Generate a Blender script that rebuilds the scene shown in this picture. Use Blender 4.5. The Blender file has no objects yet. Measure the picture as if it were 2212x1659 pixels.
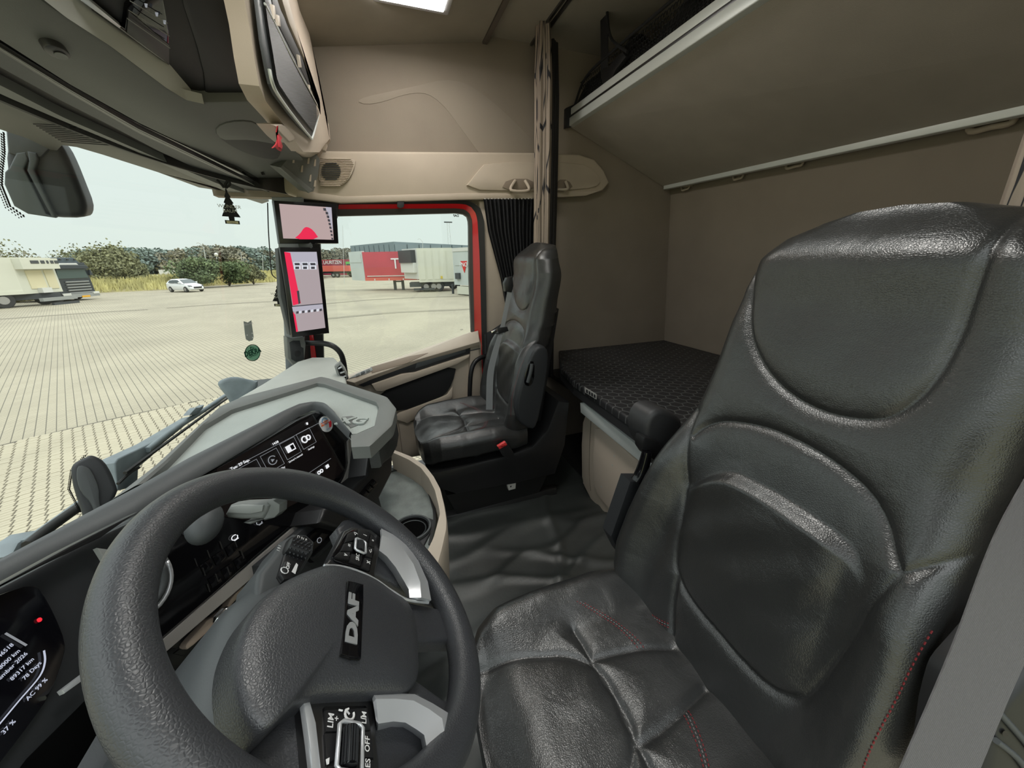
import bpy, bmesh, math, random
import numpy as np
from mathutils import Vector, Matrix
random.seed(7); np.random.seed(7)
R_ = math.radians
COL = bpy.context.scene.collection
# ---------------------------------------------------------------- camera
F = 798.0; W_, H_ = 2212, 1659
PIT, HD, ROLL = R_(18.4), R_(19.2), R_(1.0)
CAM = np.array([-1.0, 0.0, 1.17])
fw = np.array([math.cos(PIT)*math.cos(HD), -math.cos(PIT)*math.sin(HD), -math.sin(PIT)])
_r0 = np.cross(fw, [0, 0, 1]); _r0 /= np.linalg.norm(_r0); _u0 = np.cross(_r0, fw)
rt = _r0*math.cos(ROLL) - _u0*math.sin(ROLL); up = _u0*math.cos(ROLL) + _r0*math.sin(ROLL)
cd = bpy.data.cameras.new('camera'); cam = bpy.data.objects.new('camera', cd); COL.objects.link(cam)
cd.sensor_width = 36; cd.lens = F/W_*36; cd.clip_start = 0.01; cd.clip_end = 2000
M = Matrix(((rt[0], up[0], -fw[0], CAM[0]), (rt[1], up[1], -fw[1], CAM[1]), (rt[2], up[2], -fw[2], CAM[2]), (0, 0, 0, 1)))
cam.matrix_world = M
sc = bpy.context.scene; sc.camera = cam
# ---------------------------------------------------------------- sky, sun, exposure
w = bpy.data.worlds.new('overcast_sky'); sc.world = w; w.use_nodes = True
nt = w.node_tree; bg = nt.nodes['Background']
tc = nt.nodes.new('ShaderNodeTexCoord'); sp = nt.nodes.new('ShaderNodeSeparateXYZ'); cr = nt.nodes.new('ShaderNodeValToRGB')
nt.links.new(tc.outputs['Generated'], sp.inputs[0]); nt.links.new(sp.outputs['Z'], cr.inputs[0]); nt.links.new(cr.outputs[0], bg.inputs[0])
e = cr.color_ramp.elements
e[0].position = 0.0; e[0].color = (0.78, 0.87, 0.81, 1)
e[1].position = 1.0; e[1].color = (3.0, 3.1, 3.1, 1)
m_ = e.new(0.3); m_.color = (0.82, 0.93, 0.90, 1)
bg.inputs[1].default_value = 1.0
sd = bpy.data.lights.new('sun', 'SUN'); sd.energy = 0.9; sd.angle = R_(24); sd.color = (1, 0.95, 0.86)
so = bpy.data.objects.new('sun', sd); COL.objects.link(so); so.rotation_euler = (R_(42), R_(-22), 0)
sc.view_settings.view_transform = 'Standard'; sc.view_settings.look = 'None'
sc.view_settings.gamma = 1; sc.view_settings.use_curve_mapping = False; sc.view_settings.exposure = 0.0
# ---------------------------------------------------------------- helpers
def ray(px, py): return fw*F + rt*(px-1106) + up*(829.5-py)
AX = {'x': (1, 0, 0), 'y': (0, 1, 0), 'z': (0, 0, 1)}
def plane(pl):
    if isinstance(pl[0], str):
        n = np.array(AX[pl[0]], float); return n*pl[1], n
    n = np.array(pl[1], float); return np.array(pl[0], float), n/np.linalg.norm(n)
def at(px, py, pl):                      # where the sight line through a photo pixel meets a real surface
    p, n = plane(pl); d = ray(px, py); return CAM + d*(np.dot(p-CAM, n)/np.dot(d, n))
def pts3(lst, pl): return [np.array(q, float) if len(q) == 3 else at(q[0], q[1], pl) for q in lst]
def norm(v): v = np.array(v, float); return v/np.linalg.norm(v)
def lin(c): return tuple(((x/255)/12.92 if x/255 <= 0.04045 else (((x/255)+0.055)/1.055)**2.4) for x in c)
def tag(o, label=None, cat=None, group=None, kind=None):
    if label: o['label'] = label
    if cat: o['category'] = cat
    if group: o['group'] = group
    if kind: o['kind'] = kind
    return o
def thing(name, label, cat, loc=(0, 0, 0), group=None):
    o = bpy.data.objects.new(name, None); COL.objects.link(o); o.location = loc; o.empty_display_size = .05
    return tag(o, label, cat, group)
def world_of(o):
    m = Matrix.Identity(4)
    while o is not None: m = Matrix.LocRotScale(o.location, o.rotation_euler, o.scale) @ m; o = o.parent
    return m
def obj(name, vf, mat, parent=None, smooth=False, angle=None, fixn=True):
    me = bpy.data.meshes.new(name)
    if isinstance(vf, bmesh.types.BMesh):
        if fixn: bmesh.ops.recalc_face_normals(vf, faces=vf.faces)
        vf.to_mesh(me); vf.free()
    else:
        me.from_pydata([tuple(map(float, v)) for v in vf[0]], [], [tuple(int(i) for i in f) for f in vf[1]]); me.update()
    if mat is not None: me.materials.append(mat)
    if smooth or angle is not None:
        me.polygons.foreach_set('use_smooth', [True]*len(me.polygons))
        if angle is not None: me.set_sharp_from_angle(angle=R_(angle))
    o = bpy.data.objects.new(name, me); COL.objects.link(o)
    if parent is not None:
        o.parent = parent
        inv = world_of(parent).inverted(); me.transform(inv)
    return o
def copy_tree(o, parent=None):
    c = o.copy(); COL.objects.link(c)
    if parent is not None: c.parent = parent
    for ch in [x for x in COL.objects if x.parent == o]: copy_tree(ch, c)
    return c
def prism(pts, ext, bev=0.0, seg=2):
    """solid from a planar outline pushed along ext; front edge rounded"""
    bm = bmesh.new(); n = len(pts); ext = np.array(ext, float)
    a = [bm.verts.new(tuple(p)) for p in pts]; b = [bm.verts.new(tuple(np.array(p)+ext)) for p in pts]
    f = bm.faces.new(a); g = bm.faces.new(b[::-1])
    for i in range(n): bm.faces.new((a[i], b[i], b[(i+1) % n], a[(i+1) % n]))
    bm.normal_update()
    if bev > 0:
        try: bmesh.ops.bevel(bm, geom=[ed for ed in f.edges], offset=bev, segments=seg, affect='EDGES', profile=.5, clamp_overlap=True)
        except Exception: pass
    bmesh.ops.recalc_face_normals(bm, faces=bm.faces)
    return bm
def chaikin(p, k=2, closed=True):
    p = [np.array(q, float) for q in p]
    for _ in range(k):
        q = []; n = len(p)
        for i in range(n if closed else n-1):
            a, b = p[i], p[(i+1) % n]; q += [a*.75+b*.25, a*.25+b*.75]
        if not closed: q = [p[0]] + q + [p[-1]]
        p = q
    return p
def slab(name, px, pl, t, mat, parent=None, bev=0.002, rnd=0, off=0.0, angle=35, seg=2):
    """outline followed on a real plane, with thickness t going away from the viewer; off lifts it proud"""
    p, n = plane(pl)
    if np.dot(CAM-p, n) < 0: n = -n
    P = [np.array(q_, float)+n*off if len(q_) == 3 else at(q_[0], q_[1], (p + n*off, n)) for q_ in px]
    if rnd: P = chaikin(P, rnd)
    return obj(name, prism(P, -n*t, bev, seg), mat, parent, angle=angle)
def box(name, c, s, mat, parent=None, bev=0.004, rot=None, seg=2):
    bm = bmesh.new(); bmesh.ops.create_cube(bm, size=1)
    bmesh.ops.scale(bm, vec=s, verts=bm.verts)
    if bev: bmesh.ops.bevel(bm, geom=bm.edges[:], offset=min(bev, min(s)*.45), segments=seg, affect='EDGES', profile=.5)
    if rot is not None: bmesh.ops.transform(bm, matrix=rot.to_4x4(), verts=bm.verts)
    bmesh.ops.translate(bm, vec=c, verts=bm.verts)
    return obj(name, bm, mat, parent, angle=35)
def frame_from(z, x=None):
    z = norm(z); x = np.array(x if x is not None else ((0, 0, 1) if abs(z[2]) < .9 else (1, 0, 0)), float)
    x = norm(x - z*np.dot(x, z)); y = np.cross(z, x); return x, y, z
def tube_vf(path, r, seg=10, closed=False, cap=True, flat=1.0, x0=None):
    P = [np.array(p, float) for p in path]; n = len(P); rr = r if hasattr(r, '__len__') else [r]*n
    V = []; Fc = []; prev = x0
    for i in range(n):
        if closed: d = P[(i+1) % n]-P[i-1]
        else: d = P[min(i+1, n-1)]-P[max(i-1, 0)]
        x, y, z = frame_from(d, prev if prev is not None else None); prev = x
        for k in range(seg):
            a = 2*math.pi*k/seg; V.append(P[i] + x*math.cos(a)*rr[i] + y*math.sin(a)*rr[i]*flat)
    for i in range(n if closed else n-1):
        j = (i+1) % n
        for k in range(seg):
            l = (k+1) % seg; Fc.append((i*seg+k, i*seg+l, j*seg+l, j*seg+k))
    if cap and not closed: Fc.append(tuple(range(seg-1, -1, -1))); Fc.append(tuple((n-1)*seg+k for k in range(seg)))
    return V, Fc
def smooth_path(P, k=8, closed=False):
    P = [np.array(p, float) for p in P]; n = len(P); out = []
    for i in range(n if closed else n-1):
        p0 = P[i-1] if (i > 0 or closed) else P[0]; p1 = P[i]; p2 = P[(i+1) % n]; p3 = P[(i+2) % n] if (i+2 < n or closed) else P[-1]
        for j in range(k):
            t = j/k; out.append(.5*((2*p1)+(-p0+p2)*t+(2*p0-5*p1+4*p2-p3)*t*t+(-p0+3*p1-3*p2+p3)*t**3))
    if not closed: out.append(P[-1])
    return out
def tube(name, path, r, mat, parent=None, seg=10, sm=6, closed=False, flat=1.0):
    pth = smooth_path(path, sm, closed) if sm else path
    if hasattr(r, '__len__') and sm:
        r = list(np.interp(np.linspace(0, len(r)-1, len(pth)), range(len(r)), r))
    return obj(name, tube_vf(pth, r, seg, closed, flat=flat), mat, parent, angle=50)
def loft_vf(rows, closed_u=False, closed_v=False):
    V = [p for r in rows for p in r]; m = len(rows[0]); n = len(rows); Fc = []
    for i in range(n if closed_v else n-1):
        for j in range(m if closed_u else m-1):
            a = i*m+j; b = i*m+(j+1) % m; c = ((i+1) % n)*m+(j+1) % m; d = ((i+1) % n)*m+j
            Fc.append((a, b, c, d))
    return V, Fc
def loft(name, rows, mat, parent=None, closed_u=False, closed_v=False, angle=50, thick=0, caps=False):
    V, Fc = loft_vf(rows, closed_u, closed_v)
    if caps: m = len(rows[0]); Fc.append(tuple(range(m-1, -1, -1))); Fc.append(tuple(len(V)-m+k for k in range(m)))
    bm = bmesh.new(); bv = [bm.verts.new(tuple(map(float, v))) for v in V]
    for f in Fc:
        try: bm.faces.new([bv[i] for i in f])
        except Exception: pass
    bmesh.ops.remove_doubles(bm, verts=bm.verts, dist=1e-6)
    if thick:
        bm.normal_update(); bmesh.ops.solidify(bm, geom=bm.faces[:], thickness=thick)
    return obj(name, bm, mat, parent, angle=angle)
def resample(P, n):
    P = np.array(P, float); d = np.r_[0, np.cumsum(np.linalg.norm(np.diff(P, axis=0), axis=1))]
    t = np.linspace(0, d[-1], n); return np.stack([np.interp(t, d, P[:, k]) for k in range(3)], 1)
def strip(name, A, B, n, mat, parent=None, t=.01, pl=None, sm=0, extdir=None, bev=0.0, angle=50):
    """band between two outlines, given thickness"""
    rows = [resample(A, n), resample(B, n)]
    bm = bmesh.new(); a = [[bm.verts.new(tuple(p)) for p in r] for r in rows]
    ext = np.array(extdir)*t
    c = [[bm.verts.new(tuple(p+ext)) for p in r] for r in rows]
    for i in range(n-1):
        bm.faces.new((a[0][i], a[0][i+1], a[1][i+1], a[1][i])); bm.faces.new((c[0][i], c[1][i], c[1][i+1], c[0][i+1]))
        bm.faces.new((a[0][i], c[0][i], c[0][i+1], a[0][i+1])); bm.faces.new((a[1][i], a[1][i+1], c[1][i+1], c[1][i]))
    for i in (0, n-1): bm.faces.new((a[0][i], a[1][i], c[1][i], c[0][i]))
    return obj(name, bm, mat, parent, angle=angle)
def text(name, s, o3, right, upv, size, mat, parent=None, depth=0.0004, align='CENTER', bold=0.0, shear=0, sx=1.0, space=1.0):
    cu = bpy.data.curves.new(name, 'FONT'); cu.body = s; cu.size = size; cu.align_x = align; cu.align_y = 'CENTER'
    cu.extrude = depth; cu.offset = bold; cu.shear = shear; cu.space_character = space; cu.resolution_u = 3
    t = bpy.data.objects.new(name, cu); COL.objects.link(t)
    dg = bpy.context.evaluated_depsgraph_get(); me = bpy.data.meshes.new_from_object(t.evaluated_get(dg))
    bpy.data.objects.remove(t); bpy.data.curves.remove(cu)
    x = norm(right); z = norm(np.cross(x, upv)); y = np.cross(z, x)
    m = Matrix(((x[0]*sx, y[0], z[0], o3[0]), (x[1]*sx, y[1], z[1], o3[1]), (x[2]*sx, y[2], z[2], o3[2]), (0, 0, 0, 1)))
    me.transform(m); me.name = name; me.materials.clear(); me.materials.append(mat)
    o = bpy.data.objects.new(name, me); COL.objects.link(o)
    if parent is not None: o.parent = parent; me.transform(world_of(parent).inverted())
    return o
# ---------------------------------------------------------------- materials
def mat(name, col, rough=.5, metal=0.0, spec=.5, bump=None, vary=0.0, vscale=8, emit=None, es=1.0, coat=0.0, alpha=1.0, col2=None):
    """bump=(kind, scale, strength, distance)"""
    m = bpy.data.materials.new(name); m.use_nodes = True; t = m.node_tree; b = t.nodes['Principled BSDF']
    b.inputs['Base Color'].default_value = (*col, 1); b.inputs['Roughness'].default_value = rough
    b.inputs['Metallic'].default_value = metal; b.inputs['Specular IOR Level'].default_value = spec
    b.inputs['Coat Weight'].default_value = coat; b.inputs['Coat Roughness'].default_value = .08
    if alpha < 1: b.inputs['Alpha'].default_value = alpha
    if emit: b.inputs['Emission Color'].default_value = (*emit, 1); b.inputs['Emission Strength'].default_value = es
    g = t.nodes.new('ShaderNodeTexCoord')
    if vary:
        n = t.nodes.new('ShaderNodeTexNoise'); n.inputs['Scale'].default_value = vscale; n.inputs['Detail'].default_value = 4
        r = t.nodes.new('ShaderNodeValToRGB'); t.links.new(g.outputs['Object'], n.inputs['Vector']); t.links.new(n.outputs['Fac'], r.inputs[0])
        c2 = col2 or col; el = r.color_ramp.elements
        el[0].position = .3; el[0].color = (*[c*(1-vary) for c in col], 1); el[1].position = .72; el[1].color = (*[min(1, c*(1+vary)) for c in c2], 1)
        t.links.new(r.outputs[0], b.inputs['Base Color'])
        mr = t.nodes.new('ShaderNodeMapRange'); mr.inputs['To Min'].default_value = max(.02, rough-.08); mr.inputs['To Max'].default_value = min(1, rough+.08)
        t.links.new(n.outputs['Fac'], mr.inputs['Value']); t.links.new(mr.outputs[0], b.inputs['Roughness'])
    if bump:
        kind, s, st, dist = bump
        bp = t.nodes.new('ShaderNodeBump'); bp.inputs['Strength'].default_value = st; bp.inputs['Distance'].default_value = dist
        if kind == 'noise':
            x = t.nodes.new('ShaderNodeTexNoise'); x.inputs['Scale'].default_value = s; x.inputs['Detail'].default_value = 3; out = x.outputs['Fac']
        elif kind == 'leather':
            x = t.nodes.new('ShaderNodeTexVoronoi'); x.feature = 'DISTANCE_TO_EDGE'; x.inputs['Scale'].default_value = s
            mm = t.nodes.new('ShaderNodeMath'); mm.operation = 'MINIMUM'; mm.inputs[1].default_value = .25
            t.links.new(x.outputs['Distance'], mm.inputs[0]); out = mm.outputs[0]
        elif kind == 'dots':
            x = t.nodes.new('ShaderNodeTexVoronoi'); x.inputs['Scale'].default_value = s; x.inputs['Randomness'].default_value = 0.15; out = x.outputs['Distance']
        elif kind == 'wave':
            x = t.nodes.new('ShaderNodeTexWave'); x.inputs['Scale'].default_value = s; x.bands_direction = 'DIAGONAL'; out = x.outputs['Fac']
        t.links.new(g.outputs['Object'], x.inputs['Vector']); t.links.new(out, bp.inputs['Height']); t.links.new(bp.outputs[0], b.inputs['Normal'])
        if 'leather' in name:
            b2 = t.nodes.new('ShaderNodeBump'); b2.inputs['Strength'].default_value = .3; b2.inputs['Distance'].default_value = .010
            n2 = t.nodes.new('ShaderNodeTexNoise'); n2.inputs['Scale'].default_value = 13; n2.inputs['Detail'].default_value = 5; n2.inputs['Distortion'].default_value = .6
            t.links.new(g.outputs['Object'], n2.inputs['Vector']); t.links.new(n2.outputs['Fac'], b2.inputs['Height']); t.links.new(b2.outputs[0], bp.inputs['Normal'])
    return m
LEATHER = mat('black_leather', (.023, .0235, .0235), .32, spec=1.0, bump=('leather', 320, .55, .0010), vary=.15, vscale=6)
LEATHER2 = mat('worn_leather', (.02, .02, .02), .33, spec=.65, bump=('noise', 90, .35, .002), vary=.2, vscale=8)
RIMMAT = mat('grained_rim', (.04, .042, .047), .38, spec=.6, bump=('leather', 300, .55, .0012))
HUBMAT = mat('grained_hub', (.038, .040, .045), .38, spec=.8, bump=('leather', 360, .6, .0010))
SLATE = mat('slate_plastic', (.06, .066, .069), .55, bump=('noise', 700, .25, .0006))
SLATE2 = mat('dark_slate_plastic', (.024, .026, .029), .5, bump=('noise', 700, .2, .0006))
GREYP = mat('grey_plastic', (.17, .178, .17), .52, bump=('noise', 600, .25, .0006), vary=.08)
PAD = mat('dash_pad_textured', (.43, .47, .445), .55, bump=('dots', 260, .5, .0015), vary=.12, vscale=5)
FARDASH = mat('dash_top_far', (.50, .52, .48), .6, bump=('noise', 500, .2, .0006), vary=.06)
BEIGE = mat('beige_plastic', (.53, .45, .365), .55, bump=('noise', 500, .2, .0005), vary=.05)
BEIGE2 = mat('beige_headliner_trim', (.50, .425, .34), .6, bump=('noise', 500, .25, .0006), vary=.05)
FABRIC = mat('taupe_wall_fabric', (.285, .243, .198), .9, spec=.2, bump=('noise', 420, .5, .001), vary=.07, vscale=4)
CEILM = mat('grey_beige_headliner', (.35, .32, .265), .9, spec=.2, bump=('noise', 420, .4, .001), vary=.05)
BUNKM = mat('bunk_underside_fabric', (.50, .455, .40), .9, spec=.2, bump=('noise', 420, .4, .001), vary=.05)
BLACKF = mat('black_fabric', (.012, .012, .013), .85, bump=('noise', 300, .4, .001))
BLACKP = mat('black_plastic', (.014, .014, .015), .4, bump=('noise', 500, .1, .0004))
BLACKG = mat('black_gloss', (.004, .004, .005), .08, spec=.5)
RUBBER = mat('black_rubber', (.012, .012, .012), .6)
ALU = mat('brushed_aluminium', (.76, .80, .78), .38, metal=.2, bump=('noise', 200, .1, .0003))
SATIN = mat('satin_silver', (.72, .74, .77), .28, metal=.55)
CHROME = mat('chrome', (.75, .76, .78), .12, metal=1)
DKMET = mat('dark_metal_trim', (.2, .2, .205), .35, metal=1)
RED = mat('red_body_paint', (.62, .008, .012), .3, coat=.6)
REDP = mat('red_plastic', (.75, .05, .05), .35)
WHITE = mat('white_print', (.8, .8, .8), .5)
WHITEP = mat('white_plastic', (.62, .62, .58), .5)
LITW = mat('lit_icon', (.02, .02, .02), .5, emit=(.9, .92, .95), es=.9)
LITD = mat('lit_dim', (.02, .02, .02), .5, emit=(.45, .48, .52), es=.5)
LITR = mat('lit_red', (.1, 0, 0), .5, emit=(1, .03, .05), es=.9)
GREYL = mat('light_grey_plastic', (.28, .29, .28), .4)
MATV = mat('vinyl_floor_cover', (.035, .04, .038), .46, spec=.9, bump=('noise', 60, .15, .003), vary=.25, vscale=5)
WEB = mat('grey_webbing', (.105, .10, .102), .55, bump=('wave', 420, .6, .0006))
WEBP = mat('pale_grey_webbing', (.3, .31, .32), .6, bump=('wave', 300, .5, .0006))
def translucent(name, col):
    m = bpy.data.materials.new(name); m.use_nodes = True; t = m.node_tree; t.nodes.clear(); o = t.nodes.new('ShaderNodeOutputMaterial')
    a = t.nodes.new('ShaderNodeBsdfDiffuse'); b = t.nodes.new('ShaderNodeBsdfTranslucent'); x = t.nodes.new('ShaderNodeMixShader'); x.inputs[0].default_value = .55
    a.inputs[0].default_value = (*col, 1); b.inputs[0].default_value = (*col, 1)
    t.links.new(a.outputs[0], x.inputs[1]); t.links.new(b.outputs[0], x.inputs[2]); t.links.new(x.outputs[0], o.inputs[0]); return m
def glass(name, tint=(.96, .98, .97), gl=.06):
    m = bpy.data.materials.new(name); m.use_nodes = True; t = m.node_tree; t.nodes.clear()
    o = t.nodes.new('ShaderNodeOutputMaterial'); a = t.nodes.new('ShaderNodeBsdfTransparent'); b = t.nodes.new('ShaderNodeBsdfGlossy')
    x = t.nodes.new('ShaderNodeMixShader'); a.inputs[0].default_value = (*tint, 1); b.inputs['Roughness'].default_value = .02
    x.inputs[0].default_value = gl
    t.links.new(a.outputs[0], x.inputs[1]); t.links.new(b.outputs[0], x.inputs[2]); t.links.new(x.outputs[0], o.inputs[0]); return m
GLASS = glass('window_glass', gl=.03)
# ================================================================ outside: yard, verge, vehicles, trees
GZ = -1.55
def G(px, py): return at(px, py, ('z', GZ))
def zrow(g, px, py):
    n = np.array([g[0]-CAM[0], g[1]-CAM[1], 0]); return at(px, py, (g, n))[2]
PAVC = (.375, .34, .25)
def brick_mat():
    m = bpy.data.materials.new('paving_far'); m.use_nodes = True; t = m.node_tree; b = t.nodes['Principled BSDF']
    g = t.nodes.new('ShaderNodeTexCoord'); mp = t.nodes.new('ShaderNodeMapping'); br = t.nodes.new('ShaderNodeTexBrick')
    mp.inputs['Rotation'].default_value = (0, 0, R_(-120)); br.offset = 0.0; br.inputs['Scale'].default_value = 1
    br.inputs['Brick Width'].default_value = .125; br.inputs['Row Height'].default_value = .072; br.inputs['Mortar Size'].default_value = .0065
    br.inputs['Color1'].default_value = (*PAVC, 1); br.inputs['Color2'].default_value = (*[c*.93 for c in PAVC], 1); br.inputs['Mortar'].default_value = (.11, .10, .075, 1)
    n = t.nodes.new('ShaderNodeTexNoise'); n.inputs['Scale'].default_value = .35; n.inputs['Detail'].default_value = 5
    mr = t.nodes.new('ShaderNodeMapRange'); mr.inputs['From Min'].default_value = .3; mr.inputs['From Max'].default_value = .7; mr.inputs['To Min'].default_value = .84; mr.inputs['To Max'].default_value = 1.08
    mx = t.nodes.new('ShaderNodeMix'); mx.data_type = 'RGBA'; mx.blend_type = 'MULTIPLY'; mx.inputs[0].default_value = 1
    t.links.new(g.outputs['Object'], mp.inputs[0]); t.links.new(mp.outputs[0], br.inputs[0]); t.links.new(g.outputs['Object'], n.inputs[0])
    t.links.new(n.outputs['Fac'], mr.inputs[0]); t.links.new(br.outputs[0], mx.inputs[6]); t.links.new(mr.outputs[0], mx.inputs[7]); t.links.new(mx.outputs[2], b.inputs[0])
    b.inputs['Roughness'].default_value = .85; return m
PFAR = brick_mat()
PAV = mat('paver_concrete', PAVC, .85, bump=('noise', 60, .4, .004), vary=.08, vscale=1.2)
JOINT = mat('joint_sand', (.09, .08, .06), .95)
GRASSG = mat('field_grass', (.30, .33, .17), .95, vary=.3, vscale=.12, col2=(.42, .38, .2))
DRY = mat('dry_grass', (.50, .46, .20), .9, vary=.35, vscale=.5)
EARTH = mat('bank_earth', (.26, .23, .12), .95, vary=.3, vscale=.4)
tag(obj('field', ([(-300, -300, GZ-.12), (500, -300, GZ-.12), (500, 500, GZ-.12), (-300, 500, GZ-.12)], [(0, 1, 2, 3)]), GRASSG), kind='structure')
edge = [G(-120, 672), G(205, 633), G(360, 626), G(450, 618), G(520, 614), G(610, 608), G(700, 603)]
yard_pts = [(-4, -60, GZ-.012), (-8, 8, GZ-.012)] + [(*edge[0][:2]*np.array([.9, 2.2]), GZ-.012)] + [(e_[0], e_[1], GZ-.012) for e_ in edge] + [(150, 60, GZ-.012), (240, 0, GZ-.012), (160, -90, GZ-.012)]
bm = bmesh.new(); f = bm.faces.new([bm.verts.new(p) for p in yard_pts]); f.normal_update()
if f.normal.z < 0: f.normal_flip()
bmesh.ops.triangulate(bm, faces=bm.faces)
yard = tag(obj('paved_yard', bm, PFAR, fixn=False), kind='structure')
# pavers as pieces near the truck
cu_, su_ = math.cos(R_(30)), math.sin(R_(30))
PU, PV = .072, .125
def paver_vf():
    u, v = PU/2-.0035, PV/2-.0035
    o = [(-u, -v+.006), (-u*.3, -v+.012), (u*.3, -v-.002), (u, -v+.004), (u+.003, 0), (u, v-.004), (u*.3, v-.010), (-u*.3, v+.004), (-u, v-.002), (-u+.003, 0)]
    w2 = lambda a, b, z: (a*cu_-b*su_, a*su_+b*cu_, z)
    n = len(o); V = [w2(a, b, -.03) for a, b in o] + [w2(a, b, -.005) for a, b in o] + [w2(a*.86, b*.93, 0) for a, b in o]
    Fc = [tuple(2*n+i for i in range(n))]
    for L in (0, 1):
        for i in range(n): j = (i+1) % n; Fc.append((L*n+i, L*n+j, (L+1)*n+j, (L+1)*n+i))
    return V, Fc
PVv, PVf = paver_vf()
pav = []
for iu in range(-60, 150):
    for iv in range(-80, 60):
        sg_ = .007 if iu % 2 else -.007; x = -1 + (iu*PU)*cu_ - (iv*PV+sg_)*su_; y = (iu*PU)*su_ + (iv*PV+sg_)*cu_
        d = math.hypot(x+1, y); az = math.degrees(math.atan2(y, x+1))
        if d > 10 or d < 2.4 or az < -2 or az > 80: continue
        if d > 5 and az > 52: continue
        P = np.array([x, y, GZ])-CAM; zc = P@fw
        sx_, sy_ = 1106+F*(P@rt)/zc, 829.5-F*(P@up)/zc
        if zc <= 0: continue
        vis = (sx_ > -15 and ((sx_ < 610 and sy_ < 1215) or (700 < sx_ < 1020)) and sy_ > 600)
        pav.append((0 if vis else 1, d, x, y))
pav.sort()
me0 = None; big = ([], [])
for k, (vv, d, x, y) in enumerate(pav):
    dz = random.uniform(-.003, .003)
    if k < 300:
        if me0 is None: o = obj('paver', (PVv, PVf), PAV); me0 = o.data
        else: o = bpy.data.objects.new('paver', me0); COL.objects.link(o)
        o.parent = yard; o.location = (x, y, GZ+dz)
    else:
        b0 = len(big[0]); big[0].extend([(a[0]+x, a[1]+y, a[2]+GZ+dz) for a in PVv]); big[1].extend([tuple(i+b0 for i in q) for q in PVf])
tag(obj('pavers_further_off', big, PAV, yard), kind='stuff')
jb = obj('joint_bed', ([(-1, .6, GZ-.008)] + [(-1+10.05*math.cos(R_(a)), 10.05*math.sin(R_(a)), GZ-.008) for a in range(-2, 53, 3)] + [(-1+5*math.cos(R_(a)), 5*math.sin(R_(a)), GZ-.008) for a in (55, 70, 80)], [tuple(range(23))]), JOINT, yard)
tag(jb, kind='structure')
MARK = mat('drain_shadow_dark', (.21, .19, .14), .9)  # left strips a wet drain line; right strips shadow lines painted in dark
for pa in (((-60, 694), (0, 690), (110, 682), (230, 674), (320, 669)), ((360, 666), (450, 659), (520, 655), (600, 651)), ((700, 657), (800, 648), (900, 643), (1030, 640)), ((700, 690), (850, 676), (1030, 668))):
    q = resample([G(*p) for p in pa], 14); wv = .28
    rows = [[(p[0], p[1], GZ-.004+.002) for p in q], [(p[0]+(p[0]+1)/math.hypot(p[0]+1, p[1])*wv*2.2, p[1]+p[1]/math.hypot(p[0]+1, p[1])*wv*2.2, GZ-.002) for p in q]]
    loft('drain_shadow_line', rows, MARK, yard)
# verge bank and dry grass
bank = []
E2 = resample(edge, 60)
for k, e_ in enumerate(E2):
    dirv = norm([e_[0]-CAM[0], e_[1]-CAM[1], 0]); row = []
    for s, h in ((0, 0), (.8, .5), (2.5, 1.0), (6, 1.25), (12, 1.15), (22, .6), (30, -.1)):
        p = e_ + dirv*s; row.append((p[0], p[1], GZ+h*.9-.01))
    bank.append(row)
bk = loft('grass_bank', bank, EARTH); tag(bk, kind='structure')
V = []; Fc = []
for i in range(15000):
    k = random.uniform(0, 58); a = int(k); e_ = E2[a]*(1-(k-a)) + E2[a+1]*(k-a); s = abs(random.gauss(0, 4))
    dirv = norm([e_[0]-CAM[0], e_[1]-CAM[1], 0]); p = e_+dirv*(s+.1); h0 = GZ + float(np.interp(s, (0, .8, 2.5, 6, 12, 22), (0, .45, .9, 1.1, 1.0, .5)))
    h = random.uniform(.35, .95); wd = random.uniform(.05, .16); side = np.array([-dirv[1], dirv[0]]); lean = np.random.normal(0, .16, 2)
    b0 = len(V); V += [(p[0]-side[0]*wd, p[1]-side[1]*wd, h0-.05), (p[0]+side[0]*wd, p[1]+side[1]*wd, h0-.05), (p[0]+lean[0], p[1]+lean[1], h0+h)]; Fc.append((b0, b0+1, b0+2))
g_ = obj('tall_grass', (V, Fc), DRY); tag(g_, 'tall dry yellow grass growing along the verge of the yard', 'grass', kind='stuff')
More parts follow.
